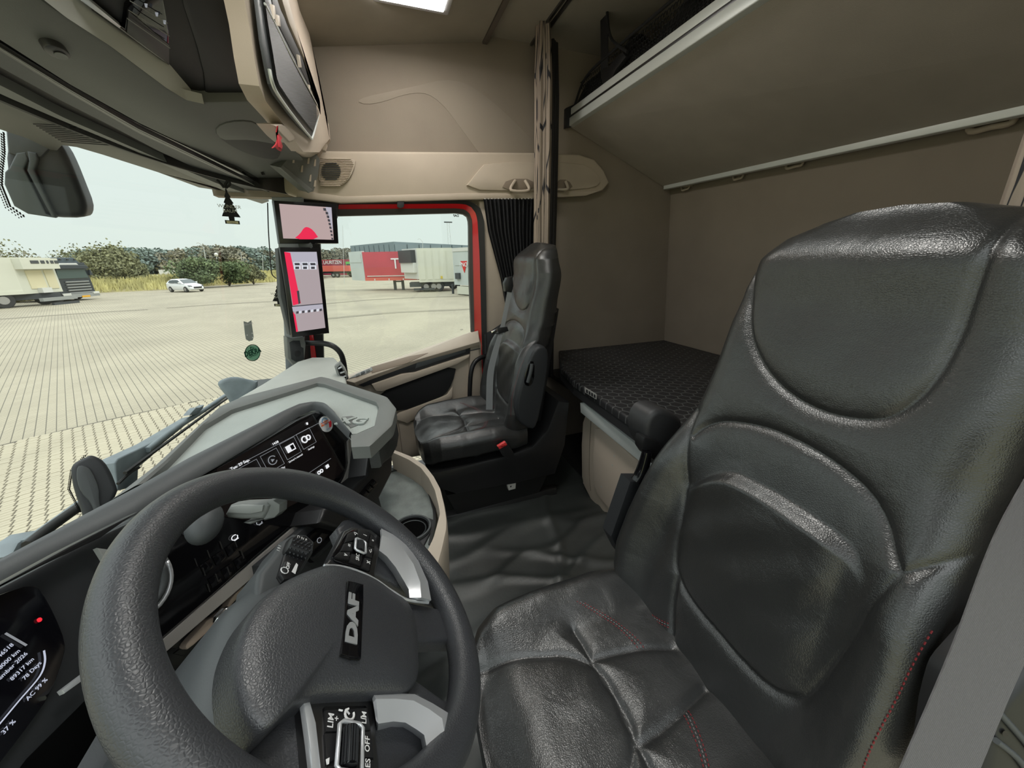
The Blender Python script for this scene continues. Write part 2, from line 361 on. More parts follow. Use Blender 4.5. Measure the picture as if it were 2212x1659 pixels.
# trees
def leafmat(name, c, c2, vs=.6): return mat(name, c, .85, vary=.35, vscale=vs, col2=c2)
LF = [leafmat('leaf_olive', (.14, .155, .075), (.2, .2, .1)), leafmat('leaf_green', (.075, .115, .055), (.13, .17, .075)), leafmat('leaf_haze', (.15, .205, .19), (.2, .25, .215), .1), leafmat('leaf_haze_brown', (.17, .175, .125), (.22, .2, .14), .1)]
BARK = mat('bark', (.12, .1, .08), .9)
def tree(label, g, h, wd, m, group=None, dense=900, leaf=.25, seed=0, trunk=True, base=.12, cat='tree', name='tree', ragged=.0):
    rs = np.random.RandomState(seed)
    t = thing(name, label, cat, (g[0], g[1], GZ+g[3] if len(g) > 3 else GZ), group)
    bx, by, bz = g[0], g[1], t.location[2]
    lobes = [(rs.normal(0, wd*.22), rs.normal(0, wd*.22), h*rs.uniform(base+.2, .82), wd*rs.uniform(.22, .36)) for _ in range(9)]
    V = []; Fc = []
    for _ in range(dense):
        l = lobes[rs.randint(9)]; v = rs.normal(0, 1, 3); v /= np.linalg.norm(v); rr = l[3]*rs.uniform(.55, 1.0+ragged)
        c = np.array([l[0], l[1], l[2]]) + v*rr*np.array([1, 1, .8]); c[2] = max(c[2], h*base)
        a = rs.normal(0, 1, 3); a /= np.linalg.norm(a); b_ = np.cross(a, v+rs.normal(0, .4, 3)); b_ /= np.linalg.norm(b_)+1e-9
        s = leaf*rs.uniform(.6, 1.3); b0 = len(V)
        for q in (a*s, b_*s, -a*s, -b_*s): V.append(np.array([bx, by, bz])+c+q)
        Fc.append((b0, b0+1, b0+2, b0+3))
    obj('crown', (V, Fc), m, t)
    if trunk:
        V = []; Fc = []
        for j in range(7):
            l = lobes[j]; end = np.array([bx+l[0], by+l[1], bz+l[2]]); st = np.array([bx, by, bz])
            mid = st*.5+end*.5+np.array([0, 0, h*.06]); vf = tube_vf(smooth_path([st, mid, end], 3), [.03*h**.8*.6*(1-.8*k/6)*(.5+.5/(1)) for k in range(7)], 5)
            b0 = len(V); V += vf[0]; Fc += [tuple(i+b0 for i in f) for f in vf[1]]
        obj('trunk', (V, Fc), BARK, t)
    return t
# far wood: 36 alike trees
wood = None; rs = np.random.RandomState(3)
for k in range(38):
    px = 225 + k*10.2; d = 250+rs.uniform(-25, 25)
    top = np.interp(px, (225, 240, 262, 300, 330, 365, 384, 400, 440, 480, 500, 530, 560, 580, 615), (556, 545, 538, 541, 549, 557, 552, 546, 537, 536, 539, 537, 547, 551, 556))+rs.uniform(-2, 2)
    r = ray(px, top); hd = r/np.hypot(r[0], r[1]); p = CAM+hd*d; h = p[2]-GZ
    if wood is None:
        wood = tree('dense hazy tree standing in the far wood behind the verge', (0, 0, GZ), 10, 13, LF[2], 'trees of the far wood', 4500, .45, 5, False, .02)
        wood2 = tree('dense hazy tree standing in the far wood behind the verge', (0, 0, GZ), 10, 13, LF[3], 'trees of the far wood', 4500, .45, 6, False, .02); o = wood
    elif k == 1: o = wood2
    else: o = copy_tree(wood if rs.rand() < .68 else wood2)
    o.location = (p[0], p[1], GZ-1); o.rotation_euler = (0, 0, rs.uniform(0, 6)); o.scale = (1.35, 1.35, (h+1)/9.4)
for k in range(7):
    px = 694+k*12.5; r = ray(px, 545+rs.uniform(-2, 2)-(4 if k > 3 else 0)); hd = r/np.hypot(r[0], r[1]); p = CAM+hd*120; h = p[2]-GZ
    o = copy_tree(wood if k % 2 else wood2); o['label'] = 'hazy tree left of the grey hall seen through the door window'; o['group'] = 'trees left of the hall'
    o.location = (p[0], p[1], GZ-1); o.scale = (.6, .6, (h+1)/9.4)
def onbank(px, d):
    r = ray(px, 600); hd = r/np.hypot(r[0], r[1]); p = CAM+hd*d; return (p[0], p[1], GZ)
def hat(px, row, d):
    r = ray(px, row); return (CAM+r/np.hypot(r[0], r[1])*d)[2]-GZ
tree('broad grey-green tree right behind the dark lorry cab', onbank(250, 74), hat(250, 545, 74), 6.5, LF[0], None, 6000, .17, 11, ragged=.1)
tree('spiky olive tree growing above the roof of the dark lorry cab', onbank(190, 73), hat(190, 540, 73), 7, LF[0], None, 3200, .13, 12, ragged=.3)
tree('thin windblown tree rising behind the cream lorry body', onbank(42, 72), hat(42, 512, 72), 6, LF[0], None, 2000, .10, 13, ragged=.35)
tree('low brown bush showing over the cream lorry body at the far left', onbank(5, 74), hat(5, 545, 74), 8, LF[3], None, 2000, .15, 14, cat='bush', name='bush')
tree('tall green shrub with upright shoots behind the white hatchback', onbank(424, 66), hat(424, 553, 66), 3.7, LF[1], None, 3600, .14, 15, ragged=.4, cat='bush', name='shrub')
tree('rounded green shrub in the verge midway between hatchback and pillar', onbank(492, 68), hat(492, 560, 68), 3.6, LF[1], None, 3400, .14, 16, ragged=.3, cat='bush', name='shrub')
tree('small low shrub in the verge nearest the windscreen pillar', onbank(545, 70), hat(545, 571, 70), 2.8, LF[0], None, 2200, .13, 17, ragged=.3, cat='bush', name='shrub')
tree('olive bush at the end of the verge next to the dark lorry cab', onbank(285, 70), hat(285, 562, 70), 3.4, LF[0], None, 2600, .14, 18, cat='bush', name='bush')
# lamp posts
POST = mat('pale_steel_post', (.5, .52, .5), .5)
def lamp(label, px, toprow, d, arm=None, bulb=False, r=.09, group=None, name='lamp_post', cat='lamp post'):
    b = onbank(px[0], d); t = thing(name, label, cat, (b[0], b[1], GZ), group); h = hat(px[1], toprow, d)
    rr = ray(px[1], toprow); tp = CAM+rr/np.hypot(rr[0], rr[1])*d
    obj('pole', tube_vf([np.array([b[0], b[1], GZ]), tp], [r, r*.6], 6), POST, t)
    if arm: a = CAM+norm([*ray(arm[0], arm[1])])*np.linalg.norm(tp-CAM); m_ = (tp+a)/2+np.array([0, 0, .35]); obj('arm', tube_vf(smooth_path([tp, m_, a], 5), r*.6, 6), POST, t)
    if bulb:
        bm = bmesh.new(); bmesh.ops.create_uvsphere(bm, u_segments=10, v_segments=8, radius=.32); bmesh.ops.translate(bm, vec=tuple(tp), verts=bm.verts); obj('lantern', bm, WHITEP, t, smooth=True)
lamp('tall street lamp with a curved arm behind the green shrub', (449, 440), 535, 84, (424, 525))
lamp('short lamp with a white globe head in front of the wood', (472, 467), 550, 90, None, True)
lamp('plain pale pole, first to the right of the globe lamp', (527, 520), 544, 100, None, False, .08, None, 'pole', 'pole')
lamp('short pale pole close beside the plain tall pole', (529, 526), 557, 110, None, False, .07, None, 'pole', 'pole')
lamp('faint pale pole nearest the windscreen pillar', (569, 567), 550, 110, None, False, .07, None, 'pole', 'pole')
lamp('thin pole far left above the olive tree by the lorry', (247, 243), 538, 95, None, False, .06, None, 'pole', 'pole')
lamp('thin white pole standing before the left end of the hall', (742, 740), 487, 62, None, False, .035, None, 'pole', 'pole')
lamp('street lamp with curved arm above the white fridge trailer', (914, 913), 523, 80, (902, 517), False, .07)
# lattice mast
r0_ = ray(968, 480); mp_ = CAM+r0_/np.hypot(r0_[0], r0_[1])*110
t = thing('floodlight_mast', 'lattice floodlight mast rising behind the grey hall', 'mast', (mp_[0], mp_[1], GZ))
for s in (-1, 1): obj('rail', tube_vf([(mp_[0], mp_[1]+s*.45, GZ), (mp_[0], mp_[1]+s*.3, mp_[2])], .05, 4), POST, t)
V = []; Fc = []
for k in range(26):
    z0 = GZ+4+k*.6
    if z0 > mp_[2]-.6: break
    vf = tube_vf([(mp_[0], mp_[1]-.4*(1 if k % 2 else -1), z0), (mp_[0], mp_[1]+.4*(1 if k % 2 else -1), z0+.6)], .03, 3); b0 = len(V); V += vf[0]; Fc += [tuple(i+b0 for i in f) for f in vf[1]]
obj('lattice', (V, Fc), POST, t); box('floodlight_bar', (mp_[0], mp_[1], mp_[2]), (.2, 2.2, .3), SLATE, t, .02)
# hall
HALL = mat('hall_cladding_grey', (.16, .21, .23), .6, vary=.06, vscale=.3); HALLT = mat('hall_roof_edge', (.3, .33, .34), .6)
def far(px, d):
    r = ray(px, 570); return CAM[:2]+np.array(r[:2])/np.hypot(r[0], r[1])*d
A_, B_, C_ = far(762, 112), far(856, 98), far(1075, 118)
zt = lambda px, row, d: GZ+hat(px, row, d)
t = thing('industrial_hall', 'long dark grey industrial hall behind the parked trailers', 'building', (B_[0], B_[1], GZ))
hA, hB, hC = zt(762, 531, 112), zt(856, 522, 98), zt(1075, 533, 118)
def wallp(name, P, Q, z1, z2, m, par, th=.4, z0=GZ):
    n = norm([-(Q[1]-P[1]), Q[0]-P[0], 0]); 
    if np.dot(n, [*P, 0]-CAM) < 0: n = -n
    return obj(name, prism([(*P, z0), (*Q, z0), (*Q, z2), (*P, z1)], n*th), m, par)
wallp('long_wall', A_, B_, hA, hB, HALL, t); wallp('end_wall', B_, C_, hB, hC, HALL, t)
D_ = C_+(A_-B_)
obj('roof', ([(*A_, hA), (*B_, hB), (*C_, hC), (*D_, hC)], [(0, 1, 2, 3)]), HALLT, t)
for k in range(9):
    P = A_+(B_-A_)*(k+.5)/9; wallp('cladding_panel', P-(B_-A_)*.045-np.array([.3, 0]), P+(B_-A_)*.045-np.array([.3, 0]), hA-.3, hA-.2, HALL, t, .2)
for k in range(10):
    P = B_+(C_-B_)*(k+.5)/10; wallp('cladding_panel', P-(C_-B_)*.045-np.array([.3, 0]), P+(C_-B_)*.045-np.array([.3, 0]), hB-.5, hB-.5, HALL, t, .2)
# trailers: boxes with their own parts
TYRE = mat('tyre', (.03, .03, .03), .8); HUBC = mat('wheel_hub', (.3, .29, .27), .5)
def wheel(par, c, axis, r=.5, wd=.35, name='wheel'):
    c = np.array(c, float); ax = norm(axis)
    bm = bmesh.new(); bmesh.ops.create_cone(bm, cap_ends=True, radius1=r, radius2=r, depth=wd, segments=20)
    bmesh.ops.bevel(bm, geom=[ed for ed in bm.edges], offset=.04, segments=1, affect='EDGES')
    x, y, z = frame_from(ax); M3 = Matrix(((x[0], y[0], z[0]), (x[1], y[1], z[1]), (x[2], y[2], z[2]))).to_4x4()
    bmesh.ops.transform(bm, matrix=Matrix.Translation(c) @ M3, verts=bm.verts); wo = obj(name, bm, TYRE, par, angle=40)
    bm = bmesh.new(); bmesh.ops.create_cone(bm, cap_ends=True, radius1=r*.50, radius2=r*.42, depth=wd+.04, segments=16)
    bmesh.ops.transform(bm, matrix=Matrix.Translation(c) @ M3, verts=bm.verts); obj('hub', bm, HUBC, wo, angle=40)
    return wo
def obox(name, P, u, v, a, b, z0, z1, m, par, bev=0.0):
    """box on the ground frame P with unit axes u (length) and v (depth): a,b are (from,to)"""
    q = [P+u*a[0]+v*b[0], P+u*a[1]+v*b[0], P+u*a[1]+v*b[1], P+u*a[0]+v*b[1]]
    return obj(name, prism([(*p, z0) for p in q], (0, 0, z1-z0), bev), m, par)
def face_text(name, s, P, u, zc, size, m, par, v, dx): 
    o3 = (P[0]+u[0]*dx-v[0]*.05, P[1]+u[1]*dx-v[1]*.05, zc); return text(name, s, o3, (u[0], u[1], 0), (0, 0, 1), size, m, par, .02)
CRM = mat('cream_body', (.62, .62, .52), .5, vary=.05, vscale=.5); CRM2 = mat('cream_shutter', (.66, .6, .40), .55); GRYT = mat('grey_trailer_front', (.50, .54, .52), .5, vary=.05, vscale=.6)
REDC = mat('red_curtain', (.50, .05, .07), .5, vary=.1, vscale=.6); REDW = mat('wine_container', (.30, .03, .06), .5); REDS = mat('red_skip', (.62, .12, .09), .5)
GRN = mat('green_paint', (.1, .5, .1), .5); DKU = mat('underframe', (.05, .055, .06), .7)
WALL_TRAILER = (B_, C_)
def frame_px(a, b):
    P = G(*a)[:2]; Q = G(*b)[:2]; L = np.linalg.norm(Q-P); u = (Q-P)/L; v = np.array([-u[1], u[0]])
    if np.dot(v, P-CAM[:2]) < 0: v = -v
    return P, u, v, L
# red curtain trailer
P, u, v, L = frame_px((764, 625), (792, 628)); zb, ztp = zrow(G(790, 627), 790, 606), zrow(G(790, 627), 790, 545)
P2, u2, v2, L2 = frame_px((792, 628), (915, 626))
t = thing('curtain_trailer', 'red curtainsider trailer with pale front wall standing on its legs', 'trailer', (*P2, GZ))
L2 = 9.5
obox('front_wall', P, u, v, (0, L), (0, .3), zb, ztp+.1, GRYT, t); obox('front_panel', P, u, v, (.25, L-.25), (-.05, .02), ztp-1.0, ztp-.2, GRYT, t)
obox('curtain', P2, u2, v2, (.05, L2), (0, 2.4), zb+.3, ztp, REDC, t); obox('sill_rail', P2, u2, v2, (.05, L2), (-.06, 2.4), zb, zb+.3, REDS, t); obox('white_stripe', P2, u2, v2, (.3, L2), (-.07, -.02), zb+.42, zb+.5, WHITEP, t)
for k in range(6): obox('curtain_buckle', P2, u2, v2, (1+k*1.5, 1.1+k*1.5), (-.09, -.02), zb+.02, zb+.2, WHITEP, t)
face_text('lettering', 'Tra', P2, u2, (zb+ztp)/2+.2, 1.5, WHITE, t, v2, 4.0)
for dx in (2.8, 3.65): obox('leg', P2, u2, v2, (dx, dx+.25), (.4, .6), GZ, zb, DKU, t)
obox('front_cross_bar', P2, u2, v2, (2.8, 3.85), (.45, .55), GZ+.8, GZ+.95, DKU, t)
wheel(t, (*(P2+u2*9.2+v2*.3), GZ+.5), (*v2, 0))
# white fridge trailer
P, u, v, L = frame_px((877, 628), (908, 631)); P2, u2, v2, L2 = frame_px((908, 631), (982, 629))
zb, ztp = zrow(G(908, 631), 908, 610), zrow(G(908, 631), 908, 536)
t = thing('fridge_trailer', 'white fridge body with black cooling unit between red and grey trailers', 'trailer', (*P2, GZ))
obox('front_wall', P, u, v, (0, L), (0, .3), zb+.3, ztp, WHITEP, t); obox('cooling_unit', P, u, v, (.1, L-.3), (-.5, 0), ztp-1.3, ztp-.15, BLACKP, t); obox('unit_cover', P, u, v, (.1, L-.3), (-.35, 0), zb+.9, ztp-1.3, WHITEP, t)
obox('side_body', P2, u2, v2, (0, L2), (0, 2.4), zb, ztp, CRM, t)
for k in range(5): obox('side_panel', P2, u2, v2, (.15+k*L2/5, (k+1)*L2/5-.02), (-.03, .02), zb+.25, ztp-.2, CRM, t)
obox('underframe', P2, u2, v2, (-1, L2), (.4, 2.0), zb-.45, zb-.02, DKU, t); obox('side_guard', P2, u2, v2, (-.6, L2*.42), (.1, .18), zb-.75, zb-.55, DKU, t)
for dx in (L2*.18, L2*.40, L2*.55): wheel(t, (*(P2+u2*dx+v2*.35), GZ+.5), (*v2, 0))
obox('number_sign', P2, u2, v2, (L2*.62, L2*.68), (-.05, 0), zb+.3, zb+.55, mat('amber_sign', (.6, .45, .05), .5), t)
# grey trailer at window edge
P, u, v, L = frame_px((983, 636), (1030, 640)); zb, ztp = zrow(G(983, 636), 983, 615), zrow(G(983, 636), 983, 536)
t = thing('grey_trailer', 'pale grey trailer front with red triangle sign at the right window edge', 'trailer', (*P, GZ))
obox('front_wall', P, u, v, (0, L), (0, 6), zb, ztp, GRYT, t); obox('top_rail', P, u, v, (0, L), (-.05, 0), ztp-.28, ztp, WHITEP, t); obox('front_panel', P, u, v, (.3, L-.3), (-.04, .02), ztp-1.4, ztp-.4, GRYT, t)
o3 = np.array([*(P+u*(L*.52)-v*.05), (ztp*.55+zb*.45)])
obj('triangle_sign', prism([o3+np.array([*(u*-.45), .3]), o3+np.array([*(u*.45), .3]), o3+np.array([0, 0, -.65])], (*(v*.03), 0)), RED, t); text('lettering', 'PNO', o3-np.array([*(v*.03), 0]), (*u, 0), (0, 0, 1), .5, WHITE, t, .01)
for dx in (-.9, .05): obox('leg', P, u, v, (dx, dx+.16), (.3, .45), GZ, zb, DKU, t)
obox('step_box', P, u, v, (.5, L), (-.1, .5), zb-.75, zb-.1, CRM, t); obox('hose_bracket', P, u, v, (.45, 1.0), (-.2, 0), zb+.5, zb+1.0, SLATE, t)
# far containers
P, u, v, L = frame_px((690, 597), (751, 597)); z1, z2 = zrow(G(720, 597), 720, 573), zrow(G(720, 597), 720, 561)
t = thing('wine_container', 'wine red container with white letters beyond the yard', 'container', (*P, GZ)); obox('body', P, u, v, (0, L), (0, 3), GZ+.3, z2, REDW, t)
obox('top_rail', P, u, v, (0, L), (-.1, .1), z2-.15, z2, REDC, t); text('lettering', 'J. LAURITZEN', (*(P+u*L*.52-v*.15), (z1+z2)/2), (*u, 0), (0, 0, 1), (z2-z1)*.9, WHITE, t, .02, sx=1.0)
P, u, v, L = frame_px((690, 600), (757, 599)); z1, z2 = zrow(G(720, 599), 720, 586), zrow(G(720, 599), 720, 574)
t = thing('red_skip_trailer', 'bright red low skip trailer in front of the wine container', 'trailer', (*P, GZ)); obox('body', P, u, v, (0, L), (0, 2.4), z1, z2, REDS, t); obox('chassis', P, u, v, (.2, L-1), (.4, 2), z1-.4, z1, DKU, t)
for dx in (L*.45, L*.58): wheel(t, (*(P+u*dx+v*.3), GZ+.5), (*v, 0))
P, u, v, L = frame_px((751, 598), (766, 598)); z1, z2 = zrow(G(758, 598), 758, 584), zrow(G(758, 598), 758, 565)
t = thing('green_lorry', 'small green lorry cab parked beside the red skip trailer', 'lorry', (*P, GZ)); obox('cab', P, u, v, (0, L), (0, 3), GZ+.5, z2, GRN, t); obox('window', P, u, v, (.3, L*.8), (-.1, 0), z1+.9, z2-.5, SLATE, t); wheel(t, (*(P+u*1), GZ+.5), (*v, 0))
# cream lorry body (left)
P2, u2, v2, L2 = frame_px((-70, 672), (64, 662)); P, u, v, L = frame_px((64, 662), (146, 654))
gq = G(64, 662); zb, ztp = zrow(gq, 64, 635), zrow(gq, 64, 556)
t = thing('box_trailer', 'cream refrigerated box trailer with roller shutter at the far left', 'trailer', (*P, GZ))
obox('side_body', P2, u2, v2, (0, L2), (0, 2.5), zb, ztp, CRM, t); obox('side_rail', P2, u2, v2, (0, L2), (-.04, 0), zb, zb+.25, CRM, t)
obox('end_wall', P, u, v, (0, L), (0, .4), zb, ztp, CRM, t); obox('shutter', P, u, v, (L*.22, L*.62), (-.05, 0), zb+.35, ztp-.95, CRM2, t); obox('door_panel', P, u, v, (L*.68, L*.93), (-.05, 0), zb+.3, ztp-.95, CRM2, t)
obox('cooling_unit', P, u, v, (L*.02, L*.96), (-.6, 0), ztp-.85, ztp-.05, CRM, t)
for k, (a, b) in enumerate(((.25, .45), (.5, .6), (.65, .7), (.75, .83), (.86, .95))): obox('vent_slot', P, u, v, (L*a, L*b), (-.63, -.58), ztp-.45, ztp-.22, SLATE, t)
obox('underframe', P2, u2, v2, (0, L2+2), (.4, 2.1), zb-.45, zb-.02, DKU, t); obox('side_guard', P2, u2, v2, (0, L2-3), (.1, .18), zb-.75, zb-.6, GREYL, t); obox('side_guard', P2, u2, v2, (0, L2-3), (.1, .18), zb-1.25, zb-1.1, GREYL, t)
wheel(t, (*(P2+u2*(L2-1.1)+v2*.2), GZ+.55), (*v2, 0), .58); obox('tail_lift', P, u, v, (L*.1, L*1.02), (-.9, -.6), zb-.6, zb-.35, GREYL, t); obox('lift_arm', P, u, v, (L*.3, L*1.0), (-1.0, -.8), zb-.95, zb-.75, DKU, t)
obox('toolbox', P, u, v, (L*.35, L*.6), (-.4, 0), zb+.02, zb+.4, WHITEP, t)
for dx in (.55, .85): wheel(t, (*(P+u*L*dx+v*.4), GZ+.5), (*v2, 0))
# dark lorry
DKC = mat('dark_blue_grey_paint', (.02, .027, .035), .3, coat=.4); WSC = mat('lorry_windscreen', (.06, .09, .085), .15); AMB = mat('orange_plate', (.75, .38, .02), .5)
P, u, v, L = frame_px((138, 652), (212, 645)); gq = G(175, 649); Zr = lambda row: zrow(gq, 175, row)
t = thing('dark_lorry', 'dark blue-grey lorry cab with orange number plate facing the yard', 'lorry', (*P, GZ))
c_ = P+u*L*.5
def front(name, fr, rows, m, dd=0.0, th=.1, tip=.04):
    a, b = fr; y0, y1 = Zr(rows[1]), Zr(rows[0]); q = [(*(P+u*L*a-v*dd), y0), (*(P+u*L*b-v*dd), y0), (*(P+u*L*(b-tip)-v*dd), y1), (*(P+u*L*(a+tip)-v*dd), y1)]
    return obj(name, prism(q, (*(v*th), 0), .02), m, t)
front('cab_body', (.0, 1.0), (567, 642), DKC, 0, 4.5, .03); front('roof_deflector', (.05, .93), (556, 567), mat('lorry_roof', (.08, .105, .125), .3), -.3, 4, .12); front('windscreen', (.07, .93), (581, 601), WSC, .06, .1); front('sun_visor', (.04, .95), (573, 580), DKC, .3, .3)
front('header_sign', (.22, .75), (568, 572), WHITEP, .1, .1); front('mirror', (.95, 1.05), (583, 595), DKC, .2, .2)
for k in range(5): front('grille_bar', (.22, .88), (607+k*6, 609.5+k*6), GREYL, .12, .1, .0)
front('bumper', (-.02, 1.04), (634, 642), GREYL, .2, .4, .0); front('headlamp', (-.02, .2), (632, 637), WHITEP, .25, .2, 0); front('headlamp', (.85, 1.03), (632, 637), WHITEP, .25, .2, 0); front('number_plate', (.48, .72), (639, 643), AMB, .24, .03, 0)
for k in range(4): front('roof_lamp', (.15+.2*k, .2+.2*k), (559, 562), BLACKP, -.1, .1, 0)
for s in (.12, .85): wheel(t, (*(P+u*L*s+v*1.4), GZ+.5), (*u, 0))
# white hatchback
CARW = mat('white_car_paint', (.78, .80, .80), .25, coat=.6); CARG = mat('car_glass', (.05, .07, .075), .12)
Pc = G(404, 630)[:2]; Q1, Q2 = G(366, 629)[:2], G(441, 630)[:2]; u = norm([*(Q2-Q1), 0])[:2]
ang = math.atan2(u[1], u[0]); t = thing('hatchback_car', 'small white five-door hatchback parked on the yard edge by the verge', 'car', (Pc[0], Pc[1], GZ))
SC = np.linalg.norm(Q2-Q1)/4.15*.68; 
def cp(x, y, z): x *= SC; y *= SC; z *= SC*1.0; return (Pc[0]+x*math.cos(ang)-y*math.sin(ang), Pc[1]+x*math.sin(ang)+y*math.cos(ang), GZ+z)
sec = [(-2.0, .35, .62, .62), (-1.98, .3, .95, .78), (-1.85, .25, 1.0, .84), (-1.2, .22, 1.0, .86), (0, .2, .97, .87), (.8, .2, .95, .87), (1.3, .2, .9, .85), (1.75, .22, .78, .8), (1.98, .28, .62, .68), (2.05, .32, .5, .5)]
rows = []
for x, z0, z1, hw in sec:
    rows.append([cp(x, hw*a, z0+(z1-z0)*b) for a, b in ((-.9, 0), (-1, .25), (-1, .6), (-.93, .92), (-.6, 1), (0, 1.03), (.6, 1), (.93, .92), (1, .6), (1, .25), (.9, 0))])
loft('body', rows, CARW, t, closed_u=True, caps=True)
sec = [(-1.9, .93, .95, .72), (-1.65, .93, 1.28, .66), (-1.3, .93, 1.42, .62), (-.4, .93, 1.46, .6), (.2, .93, 1.38, .6), (.75, .93, 1.1, .68), (1.05, .9, .93, .74)]
rows = [[cp(x, hw*a+(.1*a if b == 0 else 0), z0+(z1-z0)*b) for a, b in ((-1, 0), (-1, .85), (-.85, 1), (0, 1.02), (.85, 1), (1, .85), (1, 0))] for x, z0, z1, hw in sec]
gh = loft('roof', rows, CARW, t)
for sgn in (-1, 1):
    for a, b in (((-1.5, 1.02), (-.55, 1.02), (-.55, 1.36), (-1.3, 1.3)), ((-.48, 1.02), (.62, 1.0), (.1, 1.33), (-.48, 1.36))), :
        for q in (a, b):
            obj('side_window', prism([cp(x, sgn*(.80-.14*(z-1)/.4), z) for x, z in q], np.array(cp(0, sgn*.02, 0))-np.array(cp(0, 0, 0))), CARG, t)
    for x in (-1.25, 1.3):
        wh = wheel(t, cp(x, sgn*.78, .32), (-math.sin(ang), math.cos(ang), 0), .33*SC, .22)
obj('windscreen', prism([cp(.28, .58, 1.36), cp(.28, -.58, 1.36), cp(.98, -.7, .97), cp(.98, .7, .97)], (0, 0, .03)), CARG, t)
obj('grille', prism([cp(2.07, .4, .42), cp(2.07, -.4, .42), cp(2.05, -.45, .6), cp(2.05, .45, .6)], np.array(cp(.03, 0, 0))-np.array(cp(0, 0, 0))), BLACKP, t)
for sgn in (-1, 1): obj('headlamp', prism([cp(1.85, sgn*.78, .62), cp(2.03, sgn*.5, .6), cp(1.9, sgn*.55, .72), cp(1.7, sgn*.8, .76)], np.array(cp(.02, 0, .02))-np.array(cp(0, 0, 0))), SLATE, t); obj('door_mirror', prism([cp(.5, sgn*.82, 1.0), cp(.5, sgn*.98, 1.0), cp(.5, sgn*.98, 1.12), cp(.5, sgn*.82, 1.12)], np.array(cp(.12, 0, 0))-np.array(cp(0, 0, 0))), CARW, t)
# white fence beyond the bank
P = onbank(347, 92); Q = onbank(408, 92); t = thing('white_barrier', 'low white barrier wall beyond the verge left of the tall shrub', 'barrier', P)
for k in range(6):
    a = np.array(P)+(np.array(Q)-np.array(P))*k/6; b = np.array(P)+(np.array(Q)-np.array(P))*(k+.92)/6
    obj('barrier_panel', prism([a+(0, 0, -.3), b+(0, 0, -.3), b+(0, 0, 2.3), a+(0, 0, 2.3)], (.2, .1, 0)), WHITEP, t)
# ================================================================ cab shell
def wbox(name, a, b, m, parent=None, bev=0.0):
    c = [(a[i]+b[i])/2 for i in range(3)]; s = [abs(b[i]-a[i]) for i in range(3)]
    return box(name, c, s, m, parent, bev)
S = lambda o: tag(o, kind='structure')
HALLO = .06
S(wbox('floor', (-1.05, -2.0, -.06), (1.12, .75, 0), BLACKP))
# right side wall: above the door, behind the door, ahead of the door
bm = bmesh.new()
for a, b in (((1.10, -2.0, 1.46), (1.16, .62, 2.34)), ((1.10, -2.0, 0), (1.16, -.55, 1.46)), ((1.10, .24, 0), (1.16, .62, .6))):
    q = bmesh.ops.create_cube(bm, size=1)['verts']
    for v in q: v.co = Vector([(a[i]+b[i])/2 + v.co[i]*abs(b[i]-a[i]) for i in range(3)])
S(obj('wall_right', bm, FABRIC))
# thin slab of slightly lighter fabric on the upper side wall
S(slab('trim_1', chaikin([at(*p, ('x', 1.099)) for p in ((760, 215), (880, 190), (985, 165), (1060, 215), (1110, 262), (1200, 352), (1050, 352), (1005, 290), (950, 215), (900, 195), (800, 230))], 2), ('x', 1.099), .02, mat('fabric_lighter', (.31, .267, .22), .9, spec=.2, bump=('noise', 420, .5, .001)), None, .001, off=.0012))
yr = lambda z: -1.945+.0859*z
obj_ = obj('wall_rear', prism([(-1.12, yr(0), 0), (1.12, yr(0), 0), (1.12, yr(2.4), 2.4), (-1.12, yr(2.4), 2.4)], (0, -.06, 0)), FABRIC); S(obj_)
# left wall behind the open driver door
S(wbox('wall_left', (-1.16, -2.0, 0), (-1.10, -.74, 2.34), FABRIC)); S(wbox('trim_2', (-1.16, -.74, 1.72), (-1.08, .6, 2.34), FABRIC))
# ceiling in two levels
zc = lambda y: 2.045+(.13-y)*.157
HX0, HX1, HY0, HY1 = -.62, .22, -.52, .12        # opening of a roof hatch added out of view to light the cab
bm = bmesh.new()
for x0, x1, y0, y1 in ((-1.12, HX0, -.61, .6), (HX1, 1.11, -.61, .6), (HX0, HX1, -.61, HY0), (HX0, HX1, HY1, .6)):
    a = [bm.verts.new((x, y, zc(y))) for x, y in ((x0, y0), (x1, y0), (x1, y1), (x0, y1))]; b = [bm.verts.new((v.co.x, v.co.y, v.co.z+.05)) for v in a]
    bm.faces.new(a); bm.faces.new(b[::-1])
    for i in range(4): bm.faces.new((a[i], b[i], b[(i+1) % 4], a[(i+1) % 4]))
S(obj('ceiling', bm, CEILM))
rh = thing('added_roof_hatch', 'clear roof hatch added out of view to let light into the cab', 'hatch', (-.2, -.2, 2.13))
for a, b in (((HX0, HY0), (HX1, HY0+.02)), ((HX0, HY1-.02), (HX1, HY1)), ((HX0, HY0), (HX0+.02, HY1)), ((HX1-.02, HY0), (HX1, HY1))):
    wbox('frame', (a[0], a[1], 2.07), (b[0], b[1], 2.20), BEIGE, rh, .003)
wbox('pane', (HX0, HY0, 2.195), (HX1, HY1, 2.20), GLASS, rh)
S(wbox('trim_3', (-1.12, -2.0, 2.19), (1.11, -.60, 2.24), CEILM))
S(wbox('trim_4', (-1.12, -.635, 2.155), (1.11, -.612, 2.2), mat('headliner_step_brown', (.12, .10, .08), .8)))
for k, y in enumerate((-.86, -.885)): S(wbox('trim_%d' % (5+k), (-1.1, y-.008, 2.18), (1.10, y+.004, 2.195), DKMET))
